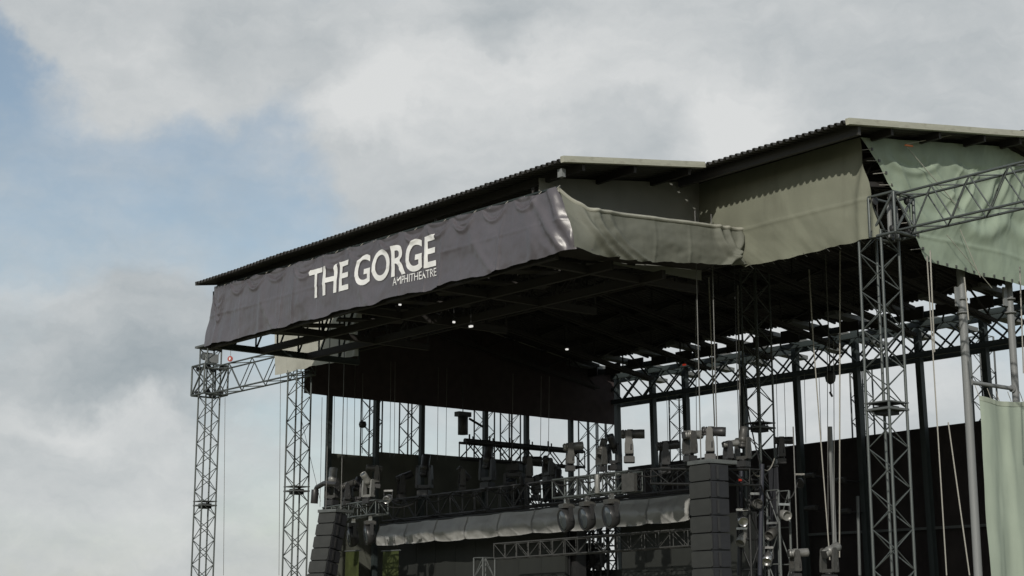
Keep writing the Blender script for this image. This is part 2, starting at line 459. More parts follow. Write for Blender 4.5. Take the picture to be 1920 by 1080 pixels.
for i in range(23):
    xa = xr0 + (xr1 - xr0) * i / 22
    rod(rt, 'strut', (xa, YC - .55, zb), (xa, YC + .35, zb), .04, STEEL)
    rod(rt, 'strut', (xa, YC - .55, zt), (xa, YC + .35, zt), .04, STEEL)
# upper eaves lattice between rear truss and roof sheets, and rafter tails that stick out behind
ze = ZREAR - 0.45
et = link('eaves_truss', None, H, (RX[0], YC, ze))
beam(et, 'chord', (xr0, YR1 + .3, ze), (xr1, YR1 + .3, ze), 0.14, 0.22, STEEL)
for i in range(30):
    xa = xr0 + (xr1 - xr0) * i / 30; xb = xr0 + (xr1 - xr0) * (i + 1) / 30
    rod(et, 'brace', (xa, YC - .55, zt), (xb if i % 2 else xa, YR1 + .3, ze), .035, STEEL)
k = 0; x = xr0 + 0.8
while x < xr1:
    beam(H, 'rafter_tail', (x, YR1 - 1.2, ZREAR - 0.12), (x, YC + 2.4, ZREAR - 0.42), 0.5, 0.16, mat('grey_rafter_steel', (0.14, 0.145, 0.14), .6))
    beam(H, 'rafter_post', (x + .3, YC - .1, zt), (x + .3, YC - .1, ZREAR - 0.4), 0.16, 0.16, STEEL)
    x += 2.05; k += 1
# dark lump clusters: gusset drums along the rear eaves
for i in range(20):
    xa = xr0 + (xr1 - xr0) * (i + .5) / 20
    o = box(H, 'gusset_plate', (xa, YR1 + 0.1, ze + 0.05 + .1 * nz(i * 1.7, 0)), (0.9, 0.06, 0.42 + .15 * nz(i * 2.3, 4)), SOFF)

# ---------------------------------------------------------------- right side posts, rail, pale screen
XP = XW - 1.1
pts = []
for i, (u, lab) in enumerate(((1812, 'thick pale grey steel post standing left of the pale sage screen'), (1902, 'thick pale grey steel post at the right border above the pale screen'))):
    p = P(u, 700, X=XP)
    zt_ = zr(p.y) - 0.5
    t = thing('steel_post', lab, 'post', (XP, p.y, 0), 'grey steel posts on the near side')
    rod(t, 'shaft', (XP, p.y, 0), (XP, p.y, zt_), 0.108 - .012 * i, POST, 16)
    for z in (P(u, 590, X=XP).z, P(u, 565, X=XP).z):
        rod(t, 'collar', (XP, p.y, z), (XP, p.y, z + .05), 0.15, POST, 16)
    box(t, 'cap_plate', (XP, p.y, zt_ + .02), (.5, .5, .04), POST)
    box(t, 'gusset', (XP, p.y - .2, P(u, 560, X=XP).z), (.05, .16, .5), POST)
    pts.append(p)
zra = P(1815, 716, X=XP).z
tg = thing('cross_rail', 'grey horizontal pipe rail joining the two thick posts', 'rail', (XP, pts[0].y, zra))
rod(tg, 'pipe', (XP, pts[0].y + .12, zra), (XP, pts[1].y - .12, zra), .055, POST, 10)
for s, q in ((1, pts[0].y + .125), (-1, pts[1].y - .125)): rod(tg, 'flange', (XP, q, zra), (XP, q + .03 * s, zra), .1, POST, 10)
p0 = P(1822, 745, X=XP); zs = p0.z
def scr(s, t):
    y = p0.y + s * 4.2; z = zs - t * (zs - 1.0) - 0.06 * math.sin(s * math.pi * 2.2)
    x = XP + 0.10 + 0.05 * math.sin(s * 18 + t) * (0.4 + t) + 0.05 * fbm(s * 7, t * 2.5) + 0.05 * math.exp(-((s - .28 - .1 * t) / .03) ** 2)
    return (x + .12, y, z)
scn = thing('windbreak_screen', 'pale sage green cloth screen hanging at the lower right corner', 'screen', (XP, p0.y, 1))
grid_mesh('cloth', scr, 70, 50, PALE, scn)
grid_mesh('hem', lambda s, t: Vector(scr(s, 0)) + Vector((.012, 0, .02 - .12 * t)), 70, 2, mat('screen_hem', (.33, .37, .30), .8), scn)
for k in range(10):
    q = Vector(scr(k / 9, 0)); rod(scn, 'tie', q, q + Vector((-.1, 0, .3)), .01, ROPEL, 5)

# ---------------------------------------------------------------- banner
ztl = P(402, 537, Y=YB).z; ztr = P(1043, 350, Y=YB).z
zbl, zbr = bl.z, br.z
print('banner top', ztl, ztr, 'bot', zbl, zbr)
XB0, XB1 = bl.x, br.x
XT0, XT1 = P(402, 537, Y=YB).x, P(1043, 350, Y=YB).x
SWAGS = [(.045, .45, 1.0, .05), (.115, .5, .28, .05), (.175, .55, .30, .07), (.245, .6, .22, .05), (.335, .65, .40, .05), (.42, .6, .34, .05), (.50, .75, .36, .04), (.575, .5, .25, .06), (.64, .45, .22, .06),
         (.70, .5, .26, .06), (.76, .45, .30, .07), (.83, .5, .26, .06), (.90, .45, .22, .05)]
rnd = random.Random(3)
ties = [i / 13 for i in range(14)]
def ban_out(x, z):
    """how far the vinyl stands proud of the banner plane (metres, towards the lawn)"""
    s = (x - XB0) / (XB1 - XB0); zt = ztl + (ztr - ztl) * s; zb_ = zbl + (zbr - zbl) * s
    t = (zt - z) / (zt - zb_)
    L = XB1 - XB0
    d = 0.05 * fbm(s * 5, t * 1.2, 2) + 0.026 * fbm(s * 24, t * 2.4, 7) + 0.008 * fbm(s * 85, t * 6, 11)
    # hanging pleats, stronger lower down
    r = nz(s * 15 + .25 * t, 3.3, 1); d += 0.06 * math.exp(-(r / .05) ** 2) * (0.12 + .7 * t)
    r = nz(s * 8 - .45 * t * t, 9.3, 5); d += 0.05 * math.exp(-(r / .06) ** 2) * (.5 + .5 * t)
    # slack swags hanging between tie points along the top
    for (sc0, wd, dp, am) in SWAGS:
        q = (s - sc0) * L / wd
        if -1 < q < 1:
            for kk in (1.0, .55):
                zc0 = .05 + dp * kk * (1 - q * q)
                e = (t * (zt - zb_) - zc0) / (.045 + .03 * kk)
                d += am * kk * (math.exp(-(e - 1.2) ** 2) - math.exp(-e * e)) * (1 - q ** 4)
    # fold lines where the vinyl had been packed
    for tf, wd in ((.5, .02), ):
        d += 0.012 * math.exp(-((t - tf + .02 * nz(s * 9, 0)) / wd) ** 2)
    for k in range(1, 8):
        d += 0.010 * math.exp(-(((s - k / 8) * L) / .05) ** 2)
    # near corner: strong raked folds
    if s > .86:
        q = (s - .86) / .14
        for a0, sl, am in ((.50, .50, .16), (.74, .30, .15), (.88, .12, .12), (.25, .35, .07)):
            d += am * q * math.exp(-((q - a0 - sl * (t - .3)) / .065) ** 2)
    # the last half metre turns round the corner
    if s > .962: d += .05 * nz(t * 7, s * 40) * ((s - .962) / .038); d -= .55 * ((s - .962) / .038) ** 1.6
    # pinch down at the bottom corner
    if s > .9: d += -0.10 * ((s - .9) / .1) ** 2 * t
    if s < .03: d -= 0.10 * ((.03 - s) / .03) ** 1.5 * (1 - t)
    return d
def ban(s, t):
    xt = XT0 + (XT1 - XT0) * s; xb = XB0 + (XB1 - XB0) * s
    k = min(1, t * 1.4); x = xt + (xb - xt) * k
    f = (s * 13) % 1.0
    zt = ztl + (ztr - ztl) * s - 0.10 * (4 * f * (1 - f)) * (.5 + .8 * abs(nz(int(s * 13) * 1.3, 1)))
    zb_ = zbl + (zbr - zbl) * s + 0.05 * fbm(s * 20, 8) + 0.03 * math.sin(s * 45)
    if s > .88: zb_ += .12 * ((s - .88) / .12)
    if s > .965: zb_ -= .06 * ((s - .965) / .035)
    z = zt + (zb_ - zt) * t
    return (x, YB - ban_out(x, z), z)
bt = thing('venue_banner', 'long dark purple grey vinyl banner with white venue name on canopy front', 'banner', (-36.5, YB, zbl))
grid_mesh('vinyl', ban, 520, 48, BAN, bt)
# short return at the far end, wrapping round the canopy corner
def ret(s, t):
    a = Vector(ban(0, t)); k = s
    return (a.x - .02 * k + .05 * nz(t * 4, k * 3) - .12 * k * t, a.y + 0.02 + k * 0.7, a.z + .25 * k * (1 - t) - .1 * k)
grid_mesh('end_flap', ret, 10, 24, BAN, bt)
rod(bt, 'top_pipe', (XT0, YB + .12, ztl + .02), (XT1, YB + .12, ztr + .02), .04, STEEL, 8)
for i in range(27):
    s = i / 26
    p = Vector((XT0 + (XT1 - XT0) * s, YB, ztl + (ztr - ztl) * s))
    rod(bt, 'grommet_tie', p + Vector((0, -.0, -.06)), p + Vector((0, .12, .05)), .012, ROPEL, 5)
# lettering: outlines turned into mesh, cut fine and laid on the folds
def lettering(name, text, x0, x1, z0, z1, tilt, bold):
    cu = bpy.data.curves.new(name, 'FONT'); cu.body = text; cu.offset = bold; cu.space_character = 0.98
    cu.resolution_u = 6; cu.fill_mode = 'FRONT'
    tmp = bpy.data.objects.new('tmp', cu); C.objects.link(tmp)
    dg = bpy.context.evaluated_depsgraph_get()
    me = bpy.data.meshes.new_from_object(tmp.evaluated_get(dg))
    bpy.data.objects.remove(tmp)
    b = bmesh.new(); b.from_mesh(me)
    bmesh.ops.remove_doubles(b, verts=b.verts[:], dist=1e-5)
    xs_ = [q.co.x for q in b.verts]; ys_ = [q.co.y for q in b.verts]
    ax, bx, ay, by = min(xs_), max(xs_), min(ys_), max(ys_)
    for q in b.verts:
        q.co = ((q.co.x - ax) / (bx - ax) * (x1 - x0), 0, (q.co.y - ay) / (by - ay) * (z1 - z0))
    # slice into a fine lattice so the print follows the folds
    n = int((x1 - x0) / 0.07)
    for i in range(1, n):
        bmesh.ops.bisect_plane(b, geom=b.verts[:] + b.edges[:] + b.faces[:], plane_co=((x1 - x0) * i / n, 0, 0), plane_no=(1, 0, 0))
    n = max(2, int((z1 - z0) / 0.07))
    for i in range(1, n):
        bmesh.ops.bisect_plane(b, geom=b.verts[:] + b.edges[:] + b.faces[:], plane_co=(0, 0, (z1 - z0) * i / n), plane_no=(0, 0, 1))
    org = wloc(bt)
    for q in b.verts:
        X = x0 + q.co.x; Z = z0 + q.co.z + tilt * q.co.x
        q.co = Vector((X, YB - ban_out(X, Z) - 0.024, Z)) - org
    b.to_mesh(me); b.free()
    me.materials.clear(); me.materials.append(WHITE)
    return link(name, me, bt, org)
pa = P(602, 557, Y=YB); pb = P(812, 500, Y=YB); pc = P(597, 503, Y=YB); pd = P(806, 438, Y=YB)
print('text', pa, pb, pc, pd)
lettering('lettering', 'THE GORGE', P(583, 530, Y=YB).x, P(818, 470, Y=YB).x, pa.z, (pc.z + pd.z) / 2, (pb.z - pa.z) / (pb.x - pa.x), 0.019)
qa = P(742, 535, Y=YB); qb = P(816, 517, Y=YB)
lettering('small_lettering', 'AMPHITHEATRE', P(738, 530, Y=YB).x, P(818, 510, Y=YB).x, qa.z, qa.z + .215, (qb.z - qa.z) / (qb.x - qa.x), 0.0)

# ---------------------------------------------------------------- canopy side: recessed gable cloth and skirt
yg0, yg1 = 24.35, YT - 0.03
zk0 = P(1085, 392, X=XSK).z; zk1 = P(1390, 431, X=XSK).z
zq0 = br.z; zq1 = P(1392, 500, X=XSK).z
print('skirt', zk0, zk1, zq0, zq1)
def gable(s, t):
    y = yg0 + (yg1 - yg0) * s; zt = zr(y) - .10; zb_ = zq0 + .3
    return (XG + 0.04 * fbm(s * 4, t * 2), y, zt + (zb_ - zt) * t)
gb = grid_mesh('gable_cloth', gable, 40, 14, WALLD)
sun_block = grid_mesh('sun_block_sheet', lambda s, t: (XG + (XSK - .1 - XG) * t, yg0 + (yg1 - yg0) * s, zq0 + (zq1 - zq0) * s + .18 + .04 * fbm(s * 5, t)), 20, 4, BCLOTH)  # added black sheet: keeps the sun out and reads as shaded underside
tag(sun_block, 'added black sheet under the canopy side skirt, blocking sun and standing in for shade', 'cloth')
tag(gb, 'shaded dark grey cloth wall under the pale roof edge of the canopy', 'tarp')
def skirt(s, t):
    y = 24.2 + (YT - 24.2) * s
    k = max(0, 1 - s / .10)
    zt = zk0 + (zk1 - zk0) * s + k ** 1.6 * (ztr - zk0 - .1)
    zb_ = zq0 + (zq1 - zq0) * s + .05 * fbm(s * 9, 3) - .12 * math.exp(-((s - .35) / .2) ** 2) + .1 * k
    x = XSK - .02 + .05 * fbm(s * 5, t * 2) + 0.06 * math.sin(t * 3.1)
    for a0, sl, am, wd in ((.06, .16, .20, .016), (.12, .20, .17, .016), (.19, .22, .10, .02), (.84, .12, .24, .016), (.90, .08, .2, .014), (.985, -.10, .2, .016), (.45, .0, .02, .008), (.66, .0, .02, .008)):
        x += am * math.exp(-((s - a0 - sl * t * t) / wd) ** 2) * (.4 + .6 * t)
    x -= k * .55 * (1 - t)
    return (x, y, zt + (zb_ - zt) * t)
sk = thing('canopy_skirt', 'grey green tarp skirt with rolled top edge along the canopy side', 'tarp', (XSK, 27, zq1))
grid_mesh('cloth', skirt, 180, 30, GREY, sk)
# rolled hem over a pipe
def hem(s, t):
    c = Vector(skirt(s, 0)); a = t * 2 * math.pi
    return c + Vector((.055 * math.cos(a), 0, .055 * math.sin(a) + .01))
grid_mesh('rolled_hem', hem, 90, 8, mat('pale_hem', (.30, .30, .255), .8), sk)
for k in range(6):
    y = 24.9 + k * .9
    s = (y - 24.2) / (YT - 24.2)
    rod(sk, 'bracket', (XG + .05, y, zk0 + (zk1 - zk0) * s + .0), (XSK - .06, y, zk0 + (zk1 - zk0) * s - .03), .02, STEEL)
box(H, 'junction_box', P(1053, 325, Y=24.15), (.16, .12, .2), POST)

# ---------------------------------------------------------------- wing tarps
def wing(xa_b, xb_b, xa_t, xb_t, zb_, droop, seed):
    def f(s, t):
        tt = max(0, (t - .55) / .45); xl_ = xa_t + (xa_b - xa_t) * tt; xr_ = xb_t + (xb_b - xb_t) * t
        x = xl_ + (xr_ - xl_) * s; y = YT
        zt = zr(YT) - 0.12
        z = zt + (zb_ - zt) * t + (.06 * droop * fbm(s * 5, seed) + .012 * math.sin(s * 31)) * max(0, (t - .7) / .3)
        o = .05 * fbm(s * 3, t * 2, seed) + .10 * math.sin(math.pi * t) * math.sin(math.pi * s)
        o += 0.03 * math.exp(-((t - .62) / .012) ** 2)          # horizontal seam
        o += .007 * fbm(s * 18, t * 1.2, seed + 4)
        if s > .8:
            q = (s - .8) / .2
            o += .12 * q * math.exp(-((q - .3 - 1.0 * (1 - t)) / .12) ** 2) + .09 * q * math.exp(-((q - .8 - .7 * (1 - t)) / .09) ** 2)
        return (x, y - o, z)
    return f
zwb = P(1395, 502, Y=YT).z
tw = thing('wing_tarp', 'sunlit tan tarp on the wing right of the canopy, top in roof shadow', 'tarp', (-25.7, YT, zwb))
grid_mesh('cloth', wing(XSK + .02, P(1652, 432, Y=YT).x, XG - .1, P(1612, 255, Y=YT).x, zwb, 1, 3), 110, 60, TAN, tw)
for k in range(12):
    x = XSK + .2 + k * .36; rod(tw, 'bottom_tie', (x, YT, zwb + .03), (x + .02, YT + .12, zwb - .05), .008, ROPE, 5)
tl_ = thing('wing_tarp', 'off white tarp on the far wing seen behind the canopy truss', 'tarp', (-48, YT, zwb))
xla, xlb = P(516, 690, Y=YT).x, P(672, 680, Y=YT).x
grid_mesh('cloth', wing(xla, xlb, xla - .1, xlb + .3, zwb, 1, 8), 90, 50, mat('off_white_tarp', (.42, .42, .37), .8, var=.1, vscale=1, stain=(.34, .34, .29)), tl_)

# ---------------------------------------------------------------- big sage tarp on the near side
XS = XW - 0.72
y_t0 = P(1612, 238, X=XS).y; y_b0 = P(1737, 490, X=XS).y; zsb = P(1737, 490, X=XS).z
def sage(s, t):
    ya = y_t0 + (y_b0 - y_t0) * (t ** 0.9); y1 = 38.6
    y = ya + (y1 - ya) * s
    zt = zr(y) - 0.14
    zb_ = zsb + .02 * fbm(s * 7, 2) - .12 * s
    z = zt + (zb_ - zt) * t
    x = XS + .06 * fbm(s * 5, t * 2.2, 5) + .16 * math.sin(math.pi * t) * math.sin(math.pi * min(1, s * 1.5)) * 0.6
    L = y - y_t0; dz = zt - z
    # swags and raked creases of slack cloth
    for (yc, zc, ry, rz, am) in ((2.9, 1.0, 1.5, 1.2, .05), (4.7, 1.15, 1.4, 1.3, .09), (6.4, 1.0, 1.5, 1.3, .06), (2.0, .25, 1.1, .6, .07), (4.9, .3, 1.4, .6, .08)):
        q = math.hypot((L - yc) / ry, (dz - zc) / rz)
        low = max(0.0, min(1.0, (dz - zc) / .5 + .35))
        x += am * (math.exp(-((q - 1) / .16) ** 2) - .7 * math.exp(-((q - .72) / .14) ** 2)) * low
    for (c0, sl, am, wd) in ((5.2, -.75, .12, .16), (5.9, -.6, .10, .12), (4.1, -.95, .07, .12), (1.6, .75, .06, .10), (3.1, .9, .05, .08), (7.3, -.5, .1, .14), (3.6, -.8, .05, .05), (4.4, -.7, .06, .055), (5.5, -.66, .06, .05), (6.5, -.55, .06, .06), (2.5, .55, .035, .05), (1.1, .8, .035, .05)):
        x += am * math.exp(-((L - c0 - sl * (dz - 1.1)) / wd) ** 2) * max(0, 1 - abs(dz - 1.2) / 1.4)
    x += .02 * math.exp(-((t - .80) / .012) ** 2)
    x += .014 * fbm(L * 1.5 + dz, dz * .8, 9)
    return (x, y, z)
sg = thing('side_tarp', 'large wrinkled sage green tarp below the pale roof edge at right', 'tarp', (XS, 34, zsb))
grid_mesh('cloth', sage, 240, 90, GREEN, sg)
for k in range(9):
    q = Vector(sage(0.006, .1 + .1 * k)); box(sg, 'eyelet', q + Vector((.02, .05, 0)), (.02, .07, .07), LAMPG)
    rod(sg, 'lashing', q + Vector((.02, .05, 0)), q + Vector((-.12, -.28, -.06 + .03 * (k % 2))), .010, ROPEL, 5)
for k in range(16):
    q = Vector(sage(.01 + k * .062, .985)); box(sg, 'eyelet', q + Vector((.02, 0, 0)), (.02, .06, .06), LAMPG)
for (u0, v0, u1, v1, r) in ((1700, 270, 1838, 243, .012), (1700, 275, 1800, 392, .012), (1800, 430, 1838, 520, .012), (1775, 440, 1860, 540, .010)):
    rod(sg, 'guy_line', P(u0, v0, X=XS + .22), P(u1, v1, X=XS + .22), r, mat('faded_cord', (.36, .36, .31), .8), 5)
ps = P(1704, 273, X=XS + .24)
box(sg, 'ratchet_strap', ps, (.03, .3, .04), ORANGE, rot=(0.1, 0, 0))

# ---------------------------------------------------------------- hanging black drape, low side and rear walls
def drape(p_a, p_b, ztop, zbot, n, mt, parent, name, amp=.05, fold=3.0, nt2=10, seed=0):
    p_a = Vector(p_a); p_b = Vector(p_b); L = (p_b - p_a).length; dr = (p_b - p_a) / L; nn = Vector((dr.y, -dr.x, 0))
    def f(s, t):
        q = p_a + dr * L * s
        z0 = ztop(s) if callable(ztop) else ztop; z1 = zbot(s) if callable(zbot) else zbot
        o = amp * (math.sin(s * L * fold + 1.5 * nz(s * 9, seed)) * .5 + fbm(s * L * .9, t * 1.5, seed)) * (.4 + .6 * t)
        return (q.x + nn.x * o, q.y + nn.y * o, z0 + (z1 - z0) * t)
    return grid_mesh(name, f, n, nt2, mt, parent)
ca = P(569, 740, X=-51.5); cb = P(1152, 794, X=-51.5)
zc_ = (ca.z + cb.z) / 2
dc = drape((-51.5, ca.y, 0), (-51.5, cb.y, 0), lambda s: zr(min(YR1, ca.y + (cb.y - ca.y) * s)) - .15, zc_, 160, mat('faded_black_drape', (.060, .046, .047), .95), None, 'hanging_drape', .04)
tag(dc, 'huge flat black drape hanging under the roof on the far side', 'drape')
wl = thing('side_wall', 'low dark olive scrim wall between columns on the far side', 'wall', (XC, 37, 0))
segs = [(617, 706, 849), (706, 791, 846), (791, 910, 851), (910, 993, 862)]
for (u0, u1, v) in segs:
    a = P(u0, v, X=XC - .25); b_ = P(u1, v, X=XC - .25)
    kx = XC - .25 - .05 * (u0 in (706, 910)); drape((kx, a.y - .05, 0), (kx, b_.y + .05, 0), P((u0 + u1) / 2, v + 4, X=XC - .25).z, 0.1, 30, OLIVE, wl, 'scrim_panel', .04, 4)
wr = thing('rear_wall', 'tall black scrim wall behind the stage under the open sky band', 'wall', (-38, YC, 0))
zw = P(1510, 831, Y=YC + .4).z; zw2 = P(1801, 791, Y=YC + .4).z
xs_w = [P(1178, 800, Y=YC + .4).x] + RX[2:] + [-30.4, -27.5, -23.6]
for i in range(len(xs_w) - 1):
    s0 = zw + (zw2 - zw) * (xs_w[i] - RX[4]) / (RX[7] - RX[4]); s1 = zw + (zw2 - zw) * (xs_w[i + 1] - RX[4]) / (RX[7] - RX[4])
    drape((xs_w[i] - .06, YC + .4 + .05 * (i % 2), 0), (xs_w[i + 1] + .06, YC + .4 + .05 * (i % 2), 0), lambda s, s0=s0, s1=s1: s0 + (s1 - s0) * s - .02, .1, 30, BCLOTH, wr, 'scrim_panel', .05, 4)
zrl = P(1700, 992, Y=YC - .1).z
beam(wr, 'mid_rail', (xs_w[3], YC + .1, zrl), (-23.8, YC + .1, zrl), .1, .09, ALUD)

# ---------------------------------------------------------------- main front truss and towers
ztc = P(1675, 372, Y=YF).z; zbc = P(1675, 440, Y=YF).z
zf0 = P(424, 690, Y=YF).z; zf1 = P(424, 745, Y=YF).z
print('front truss', ztc, zbc, zf0, zf1)
XTL = P(388, 850, Y=YF).x; XTR = P(1664, 800, Y=YF).x; XTI = P(558, 850, Y=YF).x; XTO = -17.4
zmid = (ztc + zbc + zf0 + zf1) / 4; hgt = (ztc - zbc + zf0 - zf1) / 2
ft = thing('front_truss', 'grey aluminium box truss between the leftmost tower and the off white tarp', 'truss', (XTL, YF, zmid), 'front trusses')
truss(ft, (XTL + .3, YF, zmid), (XTI + .6, YF, zmid), .62, hgt, 8, .034, .02, ALU)
fr = thing('front_truss', 'grey aluminium box truss crossing in front of the sage tarp at right', 'truss', (XTR, YF, zmid), 'front trusses')
zfr = (ztc + zbc) / 2
truss(fr, (XTR + .75, YF, zfr), (XTO - .3, YF, zfr), .55, ztc - zbc, 10, .032, .018, ALU)
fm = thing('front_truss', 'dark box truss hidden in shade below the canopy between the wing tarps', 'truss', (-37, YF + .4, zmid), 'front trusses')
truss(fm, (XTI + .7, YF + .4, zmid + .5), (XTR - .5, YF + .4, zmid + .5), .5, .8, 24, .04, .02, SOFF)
TS = .62
def tower(x, y, z0, z1, label, s=TS, mt=ALU, rc=.036, rb=.016, bay=.47, group='lattice towers holding the roof rig', collar=None, base=True):
    t = thing('truss_tower', label, 'tower', (x, y, z0), group)
    n = max(4, int((z1 - z0) / bay))
    truss(t, (x, y, z0 + .05), (x, y, z1), s, s, n, rc, rb, mt)
    if base: box(t, 'base_plate', (x, y, z0 + .025), (s * 1.7, s * 1.7, .05), mt)
    if collar:
        box(t, 'collar', (x, y, collar), (s * 1.12, s * 1.12, .05), ALUD)
        box(t, 'collar', (x, y, collar + .16), (s * 1.12, s * 1.12, .03), ALUD)
        box(t, 'connector_block', (x, y, collar - .02), (s * .62, s * .62, .2), BLK)
    return t
def sleeve(t, x, y, z0, z1, s=1.05):
    sl = link('sleeve_block', None, t, (x, y, z0))
    h = s / 2
    for a in (-h, h):
        for b in (-h, h): rod(sl, 'chord', (x + a, y + b, z0), (x + a, y + b, z1), .042, ALU)
    for z in (z0, z1):
        for a in (-h, h):
            rod(sl, 'frame', (x + a, y - h, z), (x + a, y + h, z), .038, ALU); rod(sl, 'frame', (x - h, y + a, z), (x + h, y + a, z), .038, ALU)
    for a in (-h, h):
        rod(sl, 'brace', (x + a, y - h, z0), (x + a, y + h, z1), .035, ALU); rod(sl, 'brace', (x - h, y + a, z0), (x + h, y + a, z1), .035, ALU)
        rod(sl, 'brace', (x + a, y + h, z0), (x + a, y - h, z1), .025, ALU)
        for b in (-1, 1):
            for z in (z0 + .1, z1 - .1): rod(sl, 'guide_wheel', (x + a * .75 - .06, y + b * .3, z), (x + a * .75 + .06, y + b * .3, z), .1, BLK, 12)
    return sl
tA = tower(XTL, YF, 0, P(390, 656, Y=YF).z, 'leftmost free standing lattice tower with a caged sleeve block under the banner end', collar=P(383, 948, Y=YF).z, mt=ALU)
sleeve(tA, XTL, YF, P(390, 742, Y=YF).z, P(390, 688, Y=YF).z)
box(tA, 'head_plate', (XTL, YF, P(390, 654, Y=YF).z + .03), (.95, .95, .08), ALUD)
rod(tA, 'head_sheave', (XTL - .3, YF - .2, P(390, 668, Y=YF).z), (XTL - .3, YF + .2, P(390, 668, Y=YF).z), .16, ALUD, 12)
box(tA, 'hoist_box', (XTL + .1, YF, P(390, 675, Y=YF).z), (.4, .4, .35), POST)
tB = tower(XTI, YF, 0, zmid - .3, 'lattice tower below the off white far wing tarp, second from the left', collar=P(556, 921, Y=YF).z)
tR = tower(XTR, YF, 0, zbc + .1, 'nearest and largest lattice tower, right of the tan wing tarp', s=.66, collar=P(1668, 768, Y=YF).z, rc=.036, rb=.016)
sleeve(tR, XTR + .42, YF, zbc - .05, ztc + .05, .74)
for q in (-.12, .12): rod(tR, 'hoist_tube', (XTR + .45, YF + q, zmid - .4), (XTR + .45, YF + q, zmid + .4), .06, POST, 10)
tO = tower(XTO, YF, 0, zmid + .6, 'outer lattice tower carrying the right end of the front truss', s=.66)
def far_tower(u, label, X=None, Y=None, z1=None, z0=0, **k):
    p = P(u, 830, X=X, Y=Y)
    return tower(p.x, p.y, z0, z1 or (zr(YR1) - .5), label, **k)
far_tower(696, 'dark lattice tower between the first and second far side columns', X=-54.3, z1=14.4, mt=ALUD, group='far lattice towers')
far_tower(768, 'dark lattice tower between the second and third far side columns', X=-54.3, z1=14.4, mt=ALUD, group='far lattice towers')
far_tower(908, 'dark lattice tower crossing the fourth far side column above the hanging black truss', X=-54.3, z1=14.4, mt=ALUD, group='far lattice towers')
far_tower(957, 'dark lattice tower left of the fifth far side column', X=-54.3, z1=14.4, mt=ALUD, group='far lattice towers')
far_tower(1103, 'dark lattice tower at the far rear corner, left of a close pair', X=-54.3, z1=14.4, mt=ALUD, group='far lattice towers')
far_tower(1136, 'dark lattice tower at the far rear corner, right of a close pair', X=-54.3, z1=14.4, mt=ALUD, group='far lattice towers')
far_tower(1275, 'dark lattice tower behind the rear truss near the red pilot lamp', Y=49.6, z1=14.6, mt=ALUD, group='far lattice towers')
far_tower(1852, 'dark lattice tower behind the rear truss right of the thick grey post', Y=51.0, z1=15.5, mt=ALUD, group='far lattice towers')
far_tower(1620, 'dark lattice tower behind the rear truss left of the nearest tower', Y=51.0, z1=15.2, mt=ALUD, group='far lattice towers')
tM = tower(P(1424, 800, Y=37.6).x, 37.6, 1.6, zr(37.6) - 1.2, 'slim lit lattice tower inside the stage left of the chain hoist', s=.64, rc=.034, rb=.017, collar=P(1424, 803, Y=37.6).z)

# ---------------------------------------------------------------- awning, header trusses, screens
YA = 34.0
a0 = P(712, 985, Y=YA); a1 = P(1297, 925, Y=YA); b0 = P(712, 1022, Y=YA); b1 = P(1297, 975, Y=YA)
print('awning', a0, a1, b0, b1)
zat = (a0.z + a1.z) / 2; zab = (b0.z + b1.z) / 2
za0, za1, zb0, zb1 = a0.z, a1.z, b0.z, b1.z
def awn(s, t):
    x = a0.x + (a1.x - a0.x) * s
    zt = za0 + (za1 - za0) * s; zb_ = zb0 + (zb1 - zb0) * s + .04 * fbm(s * 8, 2)
    z = zt + (zb_ - zt) * t
    fr = (s * 9) % 1.0; full = (4 * fr * (1 - fr)) ** .6
    o = .10 * t + (.12 + .08 * full) * math.sin(math.pi * min(1, t * 1.02)) ** 1.3 * (t ** .7) + .02 * fbm(s * 14, t * 2.0, 6)
    r = nz(s * 30 + 2.2 * t, 2, 3); o += .05 * math.exp(-(r / .07) ** 2) * max(0, t - .35) * (1.3 - full)
    r = nz(s * 18 - 1.2 * t, 7, 3); o += .05 * math.exp(-(r / .06) ** 2) * max(0, t - .3)
    z -= .10 * full * max(0, t - .4)
    return (x, YA - o, z)
aw = thing('awning', 'long grey vinyl awning roll with glossy sagging lower edge across the stage', 'awning', (a0.x, YA, zb0))
grid_mesh('cloth', awn, 300, 26, AWN, aw)
for k in range(10):
    grid_mesh('strap', lambda a, b, k=k: Vector(awn(min(1, max(0, k / 9 + (a - .5) * .004)), b)) + Vector((0, -.012, 0)), 2, 14, mat('grey_strap', (.22, .22, .215), .7), aw)
rod(aw, 'top_pipe', (a0.x, YA + .03, za0), (a1.x, YA + .03, za1), .045, BLK, 8)
zh0 = zat + .12
ht_ = thing('header_truss', 'black box truss carrying dark lamps just above the grey awning', 'truss', (-42, 34.5, zh0))
truss(ht_, (a0.x - .2, 34.5, (za0 + .55)), (a1.x + .6, 34.5, (za1 + .55)), .5, .75, 24, .035, .02, mat('worn_black_truss', (.045, .046, .05), .5), posts=True)
